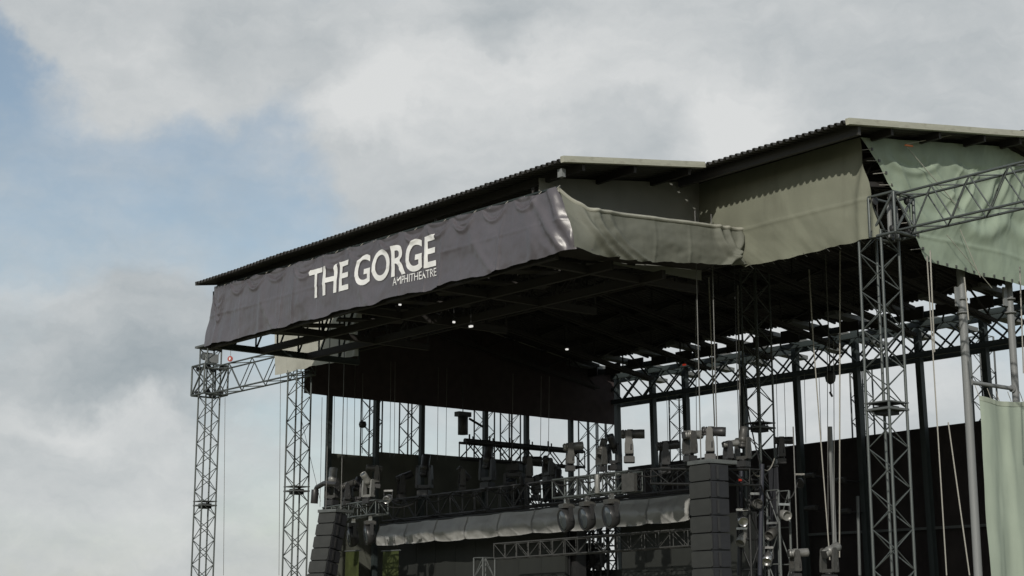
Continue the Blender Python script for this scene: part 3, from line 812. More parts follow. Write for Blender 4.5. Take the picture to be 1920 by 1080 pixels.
# solid dark panels behind the awning (video wall backs); the gap between them stays open
xgapa, xgapb = P(1062, 1030, Y=35.1).x, P(1168, 1030, Y=35.1).x
for (x0, x1, lab) in ((a0.x - .3, xgapa, 'wide dark video wall panel below the left half of the awning'), (xgapb, a1.x + 1.4, 'narrow dark video wall panel below the right end of the awning')):
    zt_ = zab + .3
    t = thing('video_wall', lab, 'panel', ((x0 + x1) / 2, 35.1, 1.6))
    box(t, 'backing', ((x0 + x1) / 2, 35.25, (1.6 + zt_) / 2), (x1 - x0 - .02, .06, zt_ - 1.62), BLK)
    n = max(2, round((x1 - x0) / 1.2)); wpan = (x1 - x0) / n; mrow = 4; hp = (zt_ - 1.6) / mrow
    for i in range(n):
        for j in range(mrow):
            box(t, 'panel', (x0 + (i + .5) * wpan, 35.1 + .012 * nz(i, j), 1.6 + (j + .5) * hp), (wpan - .012, .12, hp - .012), SCREEN)
l0 = P(936, 1018, Y=33.2); l1 = P(1300, 990, Y=33.2); l2 = P(1300, 1026, Y=33.2)
zl = (l1.z + l2.z) / 2
lt = thing('lower_truss', 'grey box truss hung below the awning beside the right speaker column', 'truss', (-38, 33.2, zl))
truss(lt, (l0.x, 33.2, (P(936, 1020, Y=33.2).z + P(936, 1048, Y=33.2).z) / 2), (l1.x, 33.2, zl), .45, .48, 15, .026, .015, mat('dull_truss', (.055, .056, .055), .6), posts=True)
lt2 = thing('truss_upright', 'short grey truss upright below the awning centre at the bottom border', 'truss', (P(908, 1060, Y=33.2).x, 33.2, 1.6))
xx = P(908, 1060, Y=33.2).x
truss(lt2, (xx, 33.2, 1.6), (xx, 33.2, P(908, 1046, Y=33.2).z), .5, .5, 8, .03, .018, ALUD)
# side light truss hanging in the far part of the stage
s0 = P(868, 835, X=-47.0); s1 = P(1060, 850, X=-47.0)
stx = thing('side_light_truss', 'black lamp truss hanging against the sky band on the far side', 'truss', (-47, s0.y, s0.z))
zz = (s0.z + s1.z) / 2 - .2
truss(stx, (-47, s0.y, zz), (-47, s1.y + .8, zz), .45, .6, 9, .05, .026, BLK)
for k in range(6):
    y = s0.y + .3 + k * .95
    rod(stx, 'pipe_clamp', (-47, y, zz + .3), (-47, y, zz + .62), .035, BLK)
    rod(stx, 'pipe_clamp', (-47, y + .16, zz + .3), (-47, y + .16, zz + .55), .03, BLK)
rod(stx, 'cable_loom', (-46.9, s0.y, zz + .36), (-46.9, s1.y + .8, zz + .33), .085, BLK, 8)
# green drapes
for (u0, u1, lab) in ((648, 674, 'narrow lime green drape behind the hanging round lamps on the left'), (718, 748, 'narrow lime green drape under the left end of the awning')):
    a = P(u0, 1035, Y=33.6); b_ = P(u1, 1035, Y=33.6)
    t = thing('lime_drape', lab, 'drape', (a.x, 33.6, 1.6))
    drape((a.x, 33.6, 0), (b_.x, 33.6, 0), a.z, 1.65, 24, LIME, t, 'cloth', .07, 9)
    rod(t, 'rail', (a.x - .1, 33.6, a.z + .03), (b_.x + .1, 33.6, a.z + .03), .025, ALUD)

# ---------------------------------------------------------------- line arrays
def cabinet_mesh(bm):
    # trapezoid speaker box: front (-y) taller than the back
    w_, d_, h_, hb = .5, .32, .5, .47
    vsx = [bm.verts.new(c) for c in ((-w_, -d_, -h_), (w_, -d_, -h_), (w_, -d_, h_), (-w_, -d_, h_), (-w_ * .92, d_, -hb), (w_ * .92, d_, -hb), (w_ * .92, d_, hb), (-w_ * .92, d_, hb))]
    for f in ((0, 1, 2, 3), (5, 4, 7, 6), (4, 0, 3, 7), (1, 5, 6, 2), (3, 2, 6, 7), (4, 5, 1, 0)): bm.faces.new([vsx[i] for i in f])
    bmesh.ops.bevel(bm, geom=bm.edges[:], offset=.025, segments=2, affect='EDGES')
    bmesh.ops.recalc_face_normals(bm, faces=bm.faces[:])
def line_array(utop, vtop, Y, n, label, curve, rz, wdt=.95, hh=.43, lean=0.0):
    p = P(utop, vtop, Y=Y)
    t = thing('line_array', label, 'loudspeaker', (p.x, Y, p.z - n * hh), 'hanging line arrays')
    z = p.z; y = Y; tilt = 0.0
    # flying frame on top
    box(t, 'flying_frame', (p.x, y + .1, z + .06), (wdt * 1.04, .9, .1), ALUD, rz)
    for s in (-.3, .3): rod(t, 'lifting_chain', (p.x, y + s, z + .1), (p.x, y + s, zr(31) - 1.3), .016, ROPE, 5)
    for i in range(n):
        tilt = lean + curve * i
        c = link('cabinet', shared('cabinet', cabinet_mesh, CABS), t, (p.x, y, z - hh / 2))
        c.scale = (wdt, .95, hh - .006); c.rotation_euler = (tilt, 0, rz)
        g = link('grille', shared('grille', mk_bbox, CAB), c, wloc(c))
        g.location = (0, -.335, 0); g.scale = (.97, .03, .94)
        hb_ = link('rigging_plate', shared('box', mk_box, LAMPB), c, wloc(c))
        hb_.location = (.51, -.1, 0); hb_.scale = (.02, .08, .8)
        z -= (hh) * math.cos(tilt); y += hh * math.sin(tilt)
    return t
line_array(1330, 872, 29.4, 16, 'right hanging column of grey fronted loudspeaker cabinets beside the awning end', .004, -0.12, .86)
line_array(625, 962, 29.4, 14, 'left hanging column of grey fronted loudspeaker cabinets with sky behind', .004, 0.25, .8, .42, -.20)

# ---------------------------------------------------------------- stage lamps
def lathe(prof, seg=16):
    def f(bm):
        rings = []
        for (r, z) in prof:
            rings.append([bm.verts.new((r * math.cos(2 * math.pi * i / seg), r * math.sin(2 * math.pi * i / seg), z)) for i in range(seg)])
        for a, b in zip(rings, rings[1:]):
            for i in range(seg):
                fc = bm.faces.new((a[i], a[(i + 1) % seg], b[(i + 1) % seg], b[i])); fc.smooth = True
        bm.faces.new(rings[0][::-1]); bm.faces.new(rings[-1])
    return f
def mk_arm(bm):
    pr = [(-.5, -.5), (.5, -.5), (.48, -.1), (.36, .2)] + [(.36 * math.cos(a), .32 + .18 * math.sin(a)) for a in [math.pi * k / 8 for k in range(9)]] + [(-.36, .2), (-.48, -.1)]
    f0 = [bm.verts.new((-.5, y, z)) for y, z in pr]; f1 = [bm.verts.new((.5, y, z)) for y, z in pr]
    bm.faces.new(f0[::-1]); bm.faces.new(f1)
    for i in range(len(pr)): bm.faces.new((f0[i], f0[(i + 1) % len(pr)], f1[(i + 1) % len(pr)], f1[i]))
    bmesh.ops.recalc_face_normals(bm, faces=bm.faces[:])
HEADP = lathe([(.10, -.24), (.15, -.23), (.17, -.2), (.17, -.15), (.15, -.145), (.15, -.12), (.17, -.115), (.17, -.08), (.15, -.075), (.15, -.05), (.185, -.045), (.185, .12), (.165, .14), (.175, .36), (.17, .48), (.15, .485), (.145, .45)])
def moving_head(p, label, size=1.0, pan=0.0, tilt=0.6, up=True, body=LAMPB, group=None, arm=LAMPB):
    """pan/tilt lamp: base box, two yoke arms, barrel head with lens; stands on its base or hangs below it"""
    p = Vector(p); sg_ = 1 if up else -1
    t = thing('moving_head', label, 'stage lamp', p, group)
    t.rotation_euler = (0, 0, pan); t.scale = (size, size, size * sg_)
    b_ = link('base', shared('bbox', mk_bbox, LAMPB), t, wloc(t)); b_.location = (0, 0, .09); b_.scale = (.36, .3, .18)
    tt = link('turntable', shared('rod12', mk_cyl(12), LAMPB), t, wloc(t)); tt.location = (0, 0, .18); tt.scale = (.12, .12, .06)
    cb_ = link('yoke', shared('bbox', mk_bbox, arm), t, wloc(t)); cb_.location = (0, 0, .28); cb_.scale = (.46, .20, .1)
    for s in (-1, 1):
        a = link('yoke_arm', shared('yoke_plate', mk_arm, arm), t, wloc(t)); a.location = (s * .21, 0, .58); a.scale = (.07, .24, .66)
        hd_ = link('handle', shared('rod6', mk_cyl(6), LAMPB), t, wloc(t)); hd_.location = (s * .25, -.06, .34); hd_.scale = (.02, .02, .16)
    h = link('head', shared('lamp_barrel', HEADP, body), t, wloc(t)); h.location = (0, 0, .80); h.rotation_euler = (tilt, 0, 0); h.scale = (.75, .75, .9)
    l = link('lens', shared('lamp_glass', lathe([(.15, 0), (.14, .03), (.08, .05), (.01, .055)]), LENS), h, wloc(h)); l.location = (0, 0, .43)
    fn = link('fan_cowl', shared('bbox', mk_bbox, LAMPB), h, wloc(h)); fn.location = (0, 0, -.18); fn.scale = (.26, .26, .14)
    return t
def round_lamp(p, label, rz, group):
    p = Vector(p)
    t = thing('round_lamp', label, 'stage lamp', p, group); t.rotation_euler = (0, 0, rz)
    cl = link('clamp', shared('bbox', mk_bbox, CHROME), t, wloc(t)); cl.location = (0, 0, -.08); cl.scale = (.14, .12, .2)
    bs = link('base', shared('bbox', mk_bbox, LAMPG), t, wloc(t)); bs.location = (0, 0, -.22); bs.scale = (.42, .36, .14)
    for s in (-1, 1):
        a = link('yoke_arm', shared('bbox', mk_bbox, LAMPB), t, wloc(t)); a.location = (s * .33, 0, -.45); a.scale = (.06, .12, .42)
    h = link('drum', shared('lamp_drum', lathe([(.20, -.16), (.27, -.14), (.32, -.05), (.345, .05), (.345, .14), (.33, .16), (.30, .13)], 24), LAMPB), t, wloc(t))
    h.location = (0, 0, -.62); h.rotation_euler = (math.radians(100), 0, 0)
    g = link('lens', shared('drum_glass', lathe([(.30, 0), (.26, .03), (.15, .05), (.01, .06)], 24), LENS), h, wloc(h)); g.location = (0, 0, .125)
    return t
# pods: short trusses with lamps above and below
YPOD = 30.6
def pod(u0, v0, u1, v1, hpx, label):
    p0_ = P(u0, v0, Y=YPOD); p1_ = P(u1, v1, Y=YPOD)
    hh_ = (P(u1, v1 - hpx / 2, Y=YPOD) - P(u1, v1 + hpx / 2, Y=YPOD)).z
    t = thing('lamp_truss', label, 'truss', (p0_ + p1_) / 2, 'short lamp trusses beside the speakers')
    truss(t, p0_, p1_, .5, hh_, 6, .033, .022, ALU, posts=True)
    return t, p0_, p1_, hh_
pl, pl0, pl1, plh = pod(617, 965, 716, 951, 26, 'short grey lamp truss above the left speaker column')
pr_, pr0, pr1, prh = pod(1048, 918, 1192, 902, 36, 'short grey lamp truss in front of the awning with three drum lamps')
box(pr_, 'black_case', P(1180, 905, Y=YPOD - .3), (.5, .12, .5), LAMPG)
rod(pr_, 'cable_tie', P(1120, 890, Y=YPOD - .3), P(1120, 925, Y=YPOD - .3), .08, LAMPP, 8)
for k, (u, lab) in enumerate(((1063, 'leftmost'), (1103, 'middle'), (1148, 'rightmost'))):
    p = pr0.lerp(pr1, (u - 1048) / 144) - Vector((0, 0, prh / 2 + .02))
    round_lamp(p, lab + ' of three black drum lamps hanging in front of the awning', -.33, 'drum lamps below the short trusses')
for k, (u, lab) in enumerate(((632, 'leftmost'), (664, 'middle'), (695, 'rightmost'))):
    p = pl0.lerp(pl1, (u - 617) / 99) - Vector((0, 0, plh / 2 + .02))
    round_lamp(p, lab + ' of three drum lamps hanging right of the left speaker column', -.4, 'drum lamps below the short trusses')
HZ = {'g': LAMPG, 'b': LAMPB, 'p': LAMPP}
heads = [
    # u, v of base, Y, size, pan off side view, tilt, body, arm, label
    (1069, 884, 30.6, 1.0, 0.1, 1.45, 'p', 'g', 'upright lamp with pale head at the left end of the drum lamp truss'),
    (1180, 868, 30.6, 1.12, -.1, 1.57, 'g', 'g', 'tall upright grey lamp with barrel head above the drum lamp truss'),
    (1128, 884, 30.6, 0.85, 0.5, 0.35, 'g', 'g', 'squat grey lamp tipped back in the middle of the drum lamp truss'),
    (1152, 882, 31.0, 0.95, 0.9, -.6, 'b', 'b', 'small black lamp behind the middle of the drum lamp truss'),
    (1246, 888, 32.0, 1.1, 0.1, 1.45, 'b', 'b', 'dark lamp with blue black yoke left of the right speaker column'),
    (1294, 866, 30.4, 1.0, 0.5, 1.5, 'p', 'g', 'upright lamp with pale head just left of the right speaker column top'),
    (1332, 864, 29.6, 1.05, -.15, 1.62, 'b', 'g', 'tallest upright grey lamp standing over the right speaker column'),
    (1366, 872, 30.2, 0.75, 0.3, 1.4, 'p', 'b', 'pale headed lamp right behind the right speaker column top'),
    (1394, 876, 30.8, 0.95, 0.8, 0.2, 'g', 'g', 'grey lamp beside the slim lit lattice tower foot of the lamp row'),
    (1465, 870, 37.0, 1.0, 0.0, 1.57, 'b', 'b', 'black lamp silhouetted on the rear wall top against the sky'),
    (622, 948, 30.6, 1.2, 0.9, 0.1, 'p', 'g', 'upright lamp with shiny domed top over the left speaker column'),
    (648, 948, 30.4, 0.95, 0.4, 1.2, 'g', 'b', 'grey lamp in the middle of the left short truss'),
    (690, 944, 30.4, 1.0, 0.9, -.8, 'p', 'p', 'tilted pale lamp at the right end of the left short truss'),
    (668, 946, 30.9, 0.9, 1.3, 0.6, 'b', 'b', 'small black lamp between the grey and pale lamps on the left truss'),
    (706, 916, 31.0, 0.95, 0.1, -1.5, 'g', 'g', 'lamp with grey head raised behind the pale tilted lamp'),
    (1492, 1086, 31.2, 0.9, 0.2, 1.5, 'p', 'g', 'pale topped lamp at the bottom border left of the hanging pipe'),
    (1556, 1090, 31.2, 1.0, 0.7, 1.2, 'p', 'g', 'cluster lamp with pale head at the bottom border below the chain hoist'),
]
SIDE = math.atan2(HD.y, HD.x)
for (u, v, Y, sz, pan, tl2, bd, ar, lab) in heads:
    moving_head(P(u, v, Y=Y), lab, sz * .9, SIDE + pan, tl2, True, HZ[bd], 'stage lamps standing on the trusses', HZ[ar])
# carriers for lamps that stand clear of the pods
def shelf(name, u0, u1, v, Y, lab):
    a = P(u0, v, Y=Y); b_ = P(u1, v, Y=Y)
    t = thing(name, lab, 'truss', (a + b_) / 2)
    truss(t, a - Vector((0, 0, .2)), b_ - Vector((0, 0, .2)), .4, .4, 5, .03, .018, BLK)
shelf('lamp_bridge', 1230, 1415, 880, 30.9, 'black truss bridge carrying the lamps behind the right speaker column top')
# left curved lamp poking into the sky
p = P(612, 905, Y=30.2)
t = thing('boom_lamp', 'dark curved boom lamp poking into the sky left of the left truss', 'stage lamp', p)
q = [P(632, 908, Y=30.2), P(608, 906, Y=30.2), P(594, 914, Y=30.2), P(590, 924, Y=30.2)]
for a, b_ in zip(q, q[1:]): rod(t, 'boom', a, b_, .085, LAMPB, 10)
h = rod(t, 'head', P(591, 918, Y=30.2), P(589, 944, Y=30.2), .13, LAMPB, 12)
# black lamps along the header truss and side truss, hanging and standing
for (f, sz, pn, tl3, lab) in ((.04, 1.0, .3, 1.2, 'first from the left'), (.13, 1.25, 1.2, .3, 'second from the left, taller'), (.27, .9, .2, 2.4, 'third from the left, nose down'), (.36, 1.2, .9, .2, 'fourth from the left, upright'), (.50, 1.0, .1, 1.6, 'fifth from the left'), (.56, .85, .6, 2.2, 'rightmost, nose down')):
    x = a0.x + (a1.x - a0.x) * f; z = za0 + (za1 - za0) * f + .95
    moving_head((x, 34.5, z), 'black lamp on the header truss above the awning, ' + lab, sz, SIDE + pn, tl3, True, LAMPB, 'black lamps on the header truss')
for k, (lab, f) in enumerate((('near end', .75), ('middle', .42))):
    y = s0.y + (s1.y - s0.y + .8) * f
    moving_head((-47, y, zz - .34), 'black lamp hanging below the %s of the far side lamp truss' % lab, 1.5, .5, 2.6, False, LAMPB, 'black lamps on the side truss')
p = P(868, 776, X=-49)
t = thing('hanging_lamp', 'black cylinder lamp hanging from the drape edge above the side truss', 'stage lamp', p)
rod(t, 'head', P(868, 780, X=-49), P(868, 815, X=-49), .2, LAMPB, 14)
box(t, 'yoke', P(868, 777, X=-49), (.3, .6, .18), LAMPB)
rod(t, 'cable', P(880, 785, X=-49), P(905, 800, X=-49), .05, LAMPB)
rod(t, 'hanger', P(868, 775, X=-49), P(868, 700, X=-49), .02, BLK)

# ---------------------------------------------------------------- stage right rig: ladder tower, tube bars
p = P(1458, 920, Y=32.6)
t = thing('ladder_tower', 'small bright edged ladder truss right of the right speaker column', 'tower', (p.x, 32.6, 1.6))
truss(t, (p.x, 32.6, 1.6), (p.x, 32.6, p.z), .42, .42, 7, .035, .018, ALUD, posts=True, faces=(0, 2))
p = P(1404, 935, Y=32.0)
t = thing('ladder_tower', 'narrow dark ladder truss just behind the right speaker column', 'tower', (p.x, 32.0, 1.6))
truss(t, (p.x, 32.0, 1.6), (p.x, 32.0, P(1404, 900, Y=32).z), .40, .40, 9, .035, .02, BLK, posts=True, faces=(0, 1, 2, 3))
# black cabinet stack / drape behind the right array
ba = P(1352, 900, Y=31.6); bb = P(1500, 900, Y=31.6)
t = thing('masking_drape', 'black masking drape hanging behind the right speaker column', 'drape', (ba.x, 31.9, 1.6))
drape((ba.x, 33.9, 0), (P(1440, 900, Y=33.9).x, 33.9, 0), P(1400, 880, Y=33.9).z, 1.65, 50, mat('blue_black_drape', (.016, .017, .022), .85), t, 'cloth', .08, 6)
rod(t, 'rail', (ba.x, 33.9, P(1400, 879, Y=33.9).z), (P(1440, 900, Y=33.9).x, 33.9, P(1400, 879, Y=33.9).z), .03, BLK)
def bar(u0, u1, v, Y, lab):
    a = P(u0, v, Y=Y); b_ = P(u1, v, Y=Y); b_.z = a.z
    t = thing('lamp_bar', lab, 'lamp', (a + b_) / 2, 'pale bar lamps on the rear wall')
    rod(t, 'tube', a, b_, .09, LAMPG, 8)
    box(t, 'housing', (a + b_) / 2 + Vector((0, .14, .02)), ((b_ - a).length * .7, .2, .22), LAMPB)
    rod(t, 'bracket', (a + b_) / 2 + Vector((0, .2, 0)), Vector(((a.x + b_.x) / 2, YC + .2, a.z)), .03, BLK)
bar(1508, 1525, 893, 46.4, 'upper left pale bar lamp mounted before the black rear wall')
bar(1510, 1531, 954, 46.4, 'lower left pale bar lamp mounted before the black rear wall')
bar(1568, 1582, 901, 46.4, 'upper right pale bar lamp mounted before the black rear wall')
bar(1572, 1592, 960, 46.4, 'lower right pale bar lamp mounted before the black rear wall')

# ---------------------------------------------------------------- hoist, ropes, small red lamps and white glowing strips
hp_ = P(1557, 708, Y=38)
t = thing('chain_hoist', 'dark chain hoist hanging in the sky band below the rear truss', 'hoist', hp_)
h = link('body', shared('hoist_body', lathe([(.05, -.2), (.14, -.12), (.17, .02), (.15, .14), (.09, .2)], 12), BLK), t, hp_)
h.scale = (1, 1, 1)
rod(t, 'load_chain', hp_ + Vector((0, 0, .2)), Vector((hp_.x, hp_.y, zr(38) - .4)), .02, ROPE)
rod(t, 'hook_chain', hp_ - Vector((0, 0, .2)), hp_ - Vector((0, 0, .45)), .02, ROPE)
rod(t, 'hook', hp_ - Vector((0, .05, .45)), hp_ - Vector((0, -.05, .58)), .035, BLK)
def rope(u0, v0, u1, v1, Y, r, mt, lab, grp):
    a = P(u0, v0, Y=Y); b_ = P(u1, v1, Y=Y)
    t = rod(None, 'rigging_rope', a, b_, r, mt, 5)
    return tag(t, lab, 'rope', grp)
G1 = 'thin ropes left of the stage'
rope(422, 745, 419, 1079, 30.2, .010, ROPE, 'thin rope hanging close beside the leftmost tower', G1)
rope(526, 690, 523, 1079, 30.2, .010, ROPE, 'thin rope hanging between the two left towers', G1)
rope(566, 790, 601, 940, 30.4, .009, ROPE, 'slanting thin rope left of the left speaker column', G1)
rope(604, 745, 600, 950, 30.4, .009, ROPE, 'upright thin rope left of the first far column', G1)
G2 = 'ropes hanging in the far side sky band'
for (u, v0, lab) in ((628, 740, 'just right of the first far column'), (652, 745, 'midway between the first far column and the pulley'), (666, 745, 'just left of the pulley block'),
                     (733, 758, 'left of the two ropes past the second far column'), (741, 758, 'right of the two ropes past the second far column'), (822, 768, 'just right of the third far column'),
                     (838, 770, 'between the third far column and the black hanging lamp'), (962, 780, 'crossing the far tower beside the fifth far column'), (1015, 785, 'left of the two ropes past the fifth far column'), (1030, 785, 'right of the two ropes past the fifth far column')):
    rope(u, v0 - 80, u - 2, 850 + (u - 617) * .06, 33.5 if u < 745 else 37, .010, ROPE, 'thin rope, far sky band, ' + lab, G2)
G3 = 'ropes hanging before the rear wall'
for (u0, v0, u1, v1, Y, r, mt, lab) in (
    (1329, 520, 1340, 800, 33, .020, ROPEL, 'pale rope hanging left of the slim lit lattice tower'),
    (1304, 560, 1306, 830, 34, .010, ROPE, 'thin dark rope above the pale headed lamp'),
    (1383, 535, 1389, 830, 34.5, .028, ROPE, 'grey pipe hanging just left of the slim lit lattice tower'),
    (1517, 505, 1525, 640, 33, .020, ROPEL, 'short pale rope hanging from the wing roof'),
    (1525, 640, 1556, 1050, 33, .018, ROPEL, 'slanting pale rope reaching the bottom lamp cluster'),
    (1575, 470, 1574, 1045, 33, .020, ROPEL, 'straight pale rope right of the hanging pipe'),
    (1551, 640, 1553, 1040, 36, .011, ROPE, 'thin rope just left of the hanging pipe'),
    (1563, 640, 1565, 1040, 36, .011, ROPE, 'thin rope just right of the hanging pipe'),
    (1487, 800, 1496, 1050, 32, .018, ROPE, 'grey rope falling to the left bottom lamp'),
    (1738, 480, 1775, 1079, 30.6, .017, ROPEL, 'pale rope falling in front of the rear wall right of the nearest tower'),
    (1744, 470, 1752, 660, 30.6, .020, ROPEL, 'second pale rope starting at the sage tarp lower corner'),
    (1778, 792, 1818, 1079, 31.5, .018, ROPEL, 'slanting pale rope left of the thick grey post'),
    (1808, 520, 1816, 600, 31.6, .020, ROPEL, 'pale rope crossing the top of the thick grey post'),
    (1912, 500, 1919, 700, 33, .018, ROPEL, 'pale rope at the right border beside the second post'),
    (1640, 560, 1652, 640, 38, .012, ROPE, 'thin dark rope crossing the nearest tower'),
    (1250, 740, 1253, 850, 42, .010, ROPE, 'thin dark rope above the dark blue black lamp'),
    (1424, 690, 1428, 840, 42, .010, ROPE, 'thin dark rope behind the slim lit tower'),
    (1455, 700, 1459, 845, 42, .010, ROPE, 'thin dark rope right of the slim lit tower'),
    (1470, 705, 1474, 840, 42, .010, ROPE, 'thin dark rope above the black silhouetted lamp'),
    (1508, 700, 1511, 830, 42, .010, ROPE, 'thin dark rope right of the fifth rear column'),
    (1535, 690, 1540, 825, 42, .010, ROPE, 'thin dark rope left of the chain hoist')):
    rope(u0, v0, u1, v1, Y, r, mt, lab, G3)
a = P(1556, 800, Y=37); b_ = P(1560, 1045, Y=37)
tag(rod(None, 'hanging_pipe', a, Vector((a.x, a.y, b_.z)), .07, POST, 10), 'grey pipe hanging below the chain hoist to the bottom lamp cluster', 'pipe')
tag(rod(None, 'hanging_pipe', P(1608, 930, Y=40), P(1612, 1079, Y=40), .05, ALUD, 8), 'short grey pipe near the bottom left of the nearest tower', 'pipe')
def small_glow(u, v, Y, mt, lab, sx=.35, grp='small white glowing strips under the canopy'):  # emissive strip; the white ones stand in for bright spots under the roof
    p = P(u, v, Y=Y); sx *= .6
    t = thing('glow_strip', lab, 'lamp', p, grp)
    box(t, 'housing', p + Vector((0, 0, .06)), (sx * 1.2, .12, .06), LAMPB)
    box(t, 'tube', p, (sx, .07, .05), mt)
    rod(t, 'hanger', p + Vector((0, 0, .1)), Vector((p.x, p.y, zr(Y) - .15)), .012, BLK)
small_glow(791, 589, 26.5, WGLOW, 'small glowing white strip under the canopy, left of a close pair', .16)
small_glow(883, 612, 27.5, WGLOW, 'small glowing white strip under the canopy, right and lower one', .2)
small_glow(851, 604, 27.0, WGLOW, 'faint tiny glowing strip under the canopy between two brighter ones', .07)
small_glow(750, 571, 26.0, WGLOW, 'faint tiny glowing strip right under the banner lettering', .07)
small_glow(1063, 655, 36, WGLOW, 'tiny glowing white strip deep inside the dark roof', .14)
small_glow(1283, 684, 42, REDL, 'glowing red pilot lamp on the rear truss', .22, 'red pilot lamps')
small_glow(1388, 900, 31.4, REDL, 'tiny glowing red pilot lamp behind the right speaker column', .09, 'red pilot lamps')
p = P(432, 673, Y=YF - .5)
t = thing('safety_tag', 'small red and white tag on the truss by the leftmost tower', 'tag', p)
rod(t, 'disc', p, p + Vector((.02, -.03, 0)), .11, RED, 16); rod(t, 'centre', p + Vector((.02, -.035, 0)), p + Vector((.022, -.045, 0)), .055, WHITE, 12)
rod(t, 'cord', p, p + Vector((0, 0, .45)), .01, ROPE)
p = P(680, 796, Y=33.5)
t = thing('cable_ball', 'dark round pulley block hanging on ropes before the far lattice tower', 'pulley', p)
link('sheave', shared('pulley', lathe([(.03, -.13), (.12, -.11), (.15, 0), (.12, .11), (.03, .13)], 12), BLK), t, p)
rod(t, 'rope', p, P(680, 700, Y=33.5), .012, ROPE)
rod(t, 'tail_rope', p, P(679, 850, Y=33.5), .012, ROPE)
def sag_cable(pts_, dip, r, mt, lab, grp):
    pts_ = [Vector(q) for q in pts_]
    def f(a, b):
        k = min(int(a * (len(pts_) - 1)), len(pts_) - 2); q = a * (len(pts_) - 1) - k
        c = pts_[k].lerp(pts_[k + 1], q) - Vector((0, 0, dip * 4 * q * (1 - q)))
        d = (pts_[k + 1] - pts_[k]).normalized(); n1 = d.cross(Vector((0, 0, 1))).normalized(); n2 = n1.cross(d)
        return c + r * (math.cos(b * 2 * math.pi) * n1 + math.sin(b * 2 * math.pi) * n2)
    return tag(grid_mesh('cable', f, 12 * (len(pts_) - 1), 5, mt), lab, 'cable', grp)
GC = 'sagging black cables'
def hdr(f, dz, y=34.2): return (a0.x + (a1.x - a0.x) * f, y, za0 + (za1 - za0) * f + dz)
sag_cable([hdr(.02 + .12 * k, .95) for k in range(6)], .28, .022, LAMPB, 'black cable looping along the top of the header truss lamps', GC)
sag_cable([hdr(.05 + .16 * k, .25, 34.15) for k in range(6)], .16, .022, LAMPB, 'black cable looping along the lower chord of the header truss', GC)
sag_cable([pr0 + Vector((0, -.28, prh / 2)), pr0.lerp(pr1, .33) + Vector((0, -.28, prh / 2)), pr0.lerp(pr1, .7) + Vector((0, -.28, prh / 2)), pr1 + Vector((0, -.28, prh / 2)), pr1 + Vector((1.2, .3, .3))], .2, .02, LAMPB, 'black cable draped over the drum lamp truss', GC)
sag_cable([pl0 + Vector((0, -.28, plh / 2)), pl0.lerp(pl1, .5) + Vector((0, -.28, plh / 2)), pl1 + Vector((0, -.28, plh / 2)), pl1 + Vector((1.0, .6, .1))], .2, .02, LAMPB, 'black cable draped over the left short truss', GC)
sag_cable([P(1390, 690, Y=37), P(1440, 905, Y=33.2)], .6, .022, LAMPB, 'black cable swinging from the slim tower to the ladder truss', GC)
sag_cable([P(1405, 880, Y=31.2), P(1425, 905, Y=31.6), P(1460, 920, Y=32.4), P(1495, 905, Y=33)], .35, .022, LAMPB, 'black cable looping beside the ladder truss top', GC)
sag_cable([P(1412, 885, Y=31.2), P(1432, 880, Y=32.6), P(1452, 860, Y=34)], .15, .016, ROPEL, 'pale cord looping by the slim lit tower', GC)
# gear standing in the open gap below the awning
gx = P(1084, 1030, Y=35.6)
t = thing('dimmer_rack', 'tall black equipment rack standing in the bright gap below the awning', 'rack', (gx.x, 35.6, 1.6))
box(t, 'case', (gx.x, 35.6, 1.6 + (P(1084, 990, Y=35.6).z - 1.6) / 2), (.34, .4, P(1084, 990, Y=35.6).z - 1.6), LAMPB)
for k in range(8): box(t, 'drawer', (gx.x, 35.38, 2.2 + k * .62), (.28, .03, .5), BLK)
for (u, v0, lab) in ((1112, 992, 'first'), (1140, 985, 'second')):
    q = P(u, v0, Y=36.4)
    t = thing('ladder_tower', 'black ladder truss in the bright gap below the awning, %s from the left' % lab, 'tower', (q.x, 36.4, 1.6))
    truss(t, (q.x, 36.4, 1.6), (q.x, 36.4, q.z + .3), .36, .36, 14, .035, .022, BLK, posts=True)
q0 = P(1060, 1000, Y=36.2); q1 = P(1175, 990, Y=36.2); q1.z = q0.z
t = thing('cross_truss', 'black cross truss spanning the bright gap below the awning', 'truss', q0)
truss(t, q0, q1, .3, .34, 7, .03, .02, BLK)
for (u, lab) in ((1106, 'left'), (1124, 'right')):
    moving_head(P(u, 1018, Y=36.2), 'black lamp hanging in the bright gap below the awning, %s one' % lab, .9, SIDE + .4, 2.4, False, LAMPB, 'black lamps in the gap')
q0 = P(1060, 1070, Y=36.0); q1 = P(1172, 1070, Y=36.0)
t = thing('riser_skirt', 'dark skirt of the platform at the foot of the bright gap', 'panel', ((q0.x + q1.x) / 2, 36, 1.6))
n = 5
for k in range(n):
    xa = q0.x + (q1.x - q0.x) * (k + .5) / n
    box(t, 'panel', (xa, 36.5, (1.6 + q0.z) / 2), ((q1.x - q0.x) / n - .02, .08, q0.z - 1.6), SCREEN)
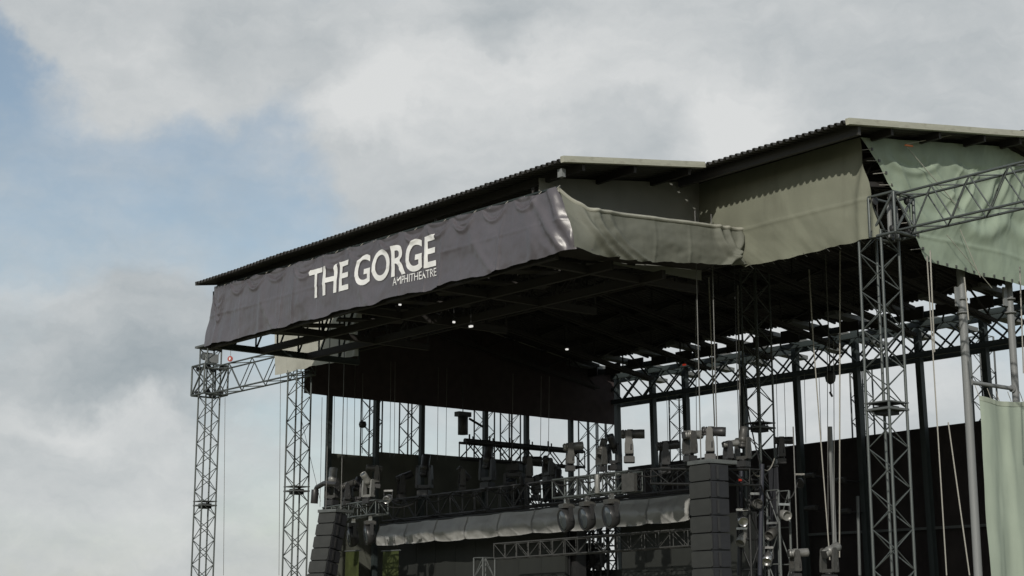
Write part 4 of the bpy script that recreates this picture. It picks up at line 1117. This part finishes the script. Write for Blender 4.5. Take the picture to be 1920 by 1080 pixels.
# black side truss low on the far side, seen in front of the corner gap
q0 = P(985, 948, X=-46.0); q1 = P(1062, 952, X=-46.0)
t = thing('side_light_truss', 'low black lamp truss before the far rear corner gap', 'truss', q0)
truss(t, (-46, q0.y, q0.z), (-46, q1.y + .3, q0.z), .4, .5, 5, .045, .026, BLK)
for k, lab in enumerate(('left', 'right')):
    moving_head((-46, q0.y + .5 + k * 1.1, q0.z + .25), 'black lamp standing on the low far truss, %s one' % lab, .95, SIDE + .3 + k, 1.2 - k, True, LAMPB, 'black lamps on the low far truss')
def par_lamp(p, lab, rz, tl3, body):
    p = Vector(p)
    t = thing('par_lamp', lab, 'stage lamp', p, 'small par lamps by the ladder trusses'); t.rotation_euler = (0, 0, rz)
    h = link('can', shared('par_can', lathe([(.05, -.2), (.1, -.17), (.13, -.05), (.135, .2), (.12, .2), (.11, .12)], 12), body), t, wloc(t)); h.rotation_euler = (tl3, 0, 0)
    for s in (-1, 1):
        a = link('yoke_arm', shared('box', mk_box, LAMPB), t, wloc(t)); a.location = (s * .15, 0, .1); a.scale = (.02, .05, .26)
    c = link('clamp', shared('bbox', mk_bbox, CHROME), t, wloc(t)); c.location = (0, 0, .27); c.scale = (.32, .06, .06)
for (u, v, Y, lab, rz, tl3, bd) in ((1440, 1046, 32.3, 'silver par lamp low on the bright edged ladder truss', .5, 2.2, CHROME), (1470, 965, 32.3, 'small par lamp halfway up the bright edged ladder truss', 1.2, 1.8, LAMPP),
        (1448, 1000, 32.3, 'dark par lamp between the ladder truss legs', .2, 2.0, LAMPG), (1392, 975, 31.8, 'silver par lamp on the dark ladder truss behind the right speakers', .9, 1.9, CHROME),
        (1392, 1010, 31.8, 'pale par lamp below the silver one on the dark ladder truss', .3, 2.3, LAMPP), (1418, 945, 31.8, 'dark par lamp at the top of the dark ladder truss', 1.0, 1.6, LAMPG),
        (1500, 905, 40, 'dark par lamp alone before the rear wall left of the bar lamps', .7, 2.0, LAMPG), (728, 935, 31.2, 'silver par lamp just right of the left short truss', .6, 1.9, CHROME)):
    par_lamp(P(u, v, Y=Y), lab, rz, tl3, bd)
for (u, v0, v1, lab) in ((1390, 880, 1079, 'thick black cable bundle falling behind the right speaker column'), (1429, 870, 1079, 'thick black cable bundle falling right of the dark ladder truss')):
    tag(rod(None, 'cable', P(u, v0, Y=31.9), P(u - 4, v1, Y=31.9), .06, mat('blue_black_cable', (.03, .032, .045), .5), 8), lab, 'cable', 'black cable bundles')
# survey done
print('objects', len(bpy.data.objects))
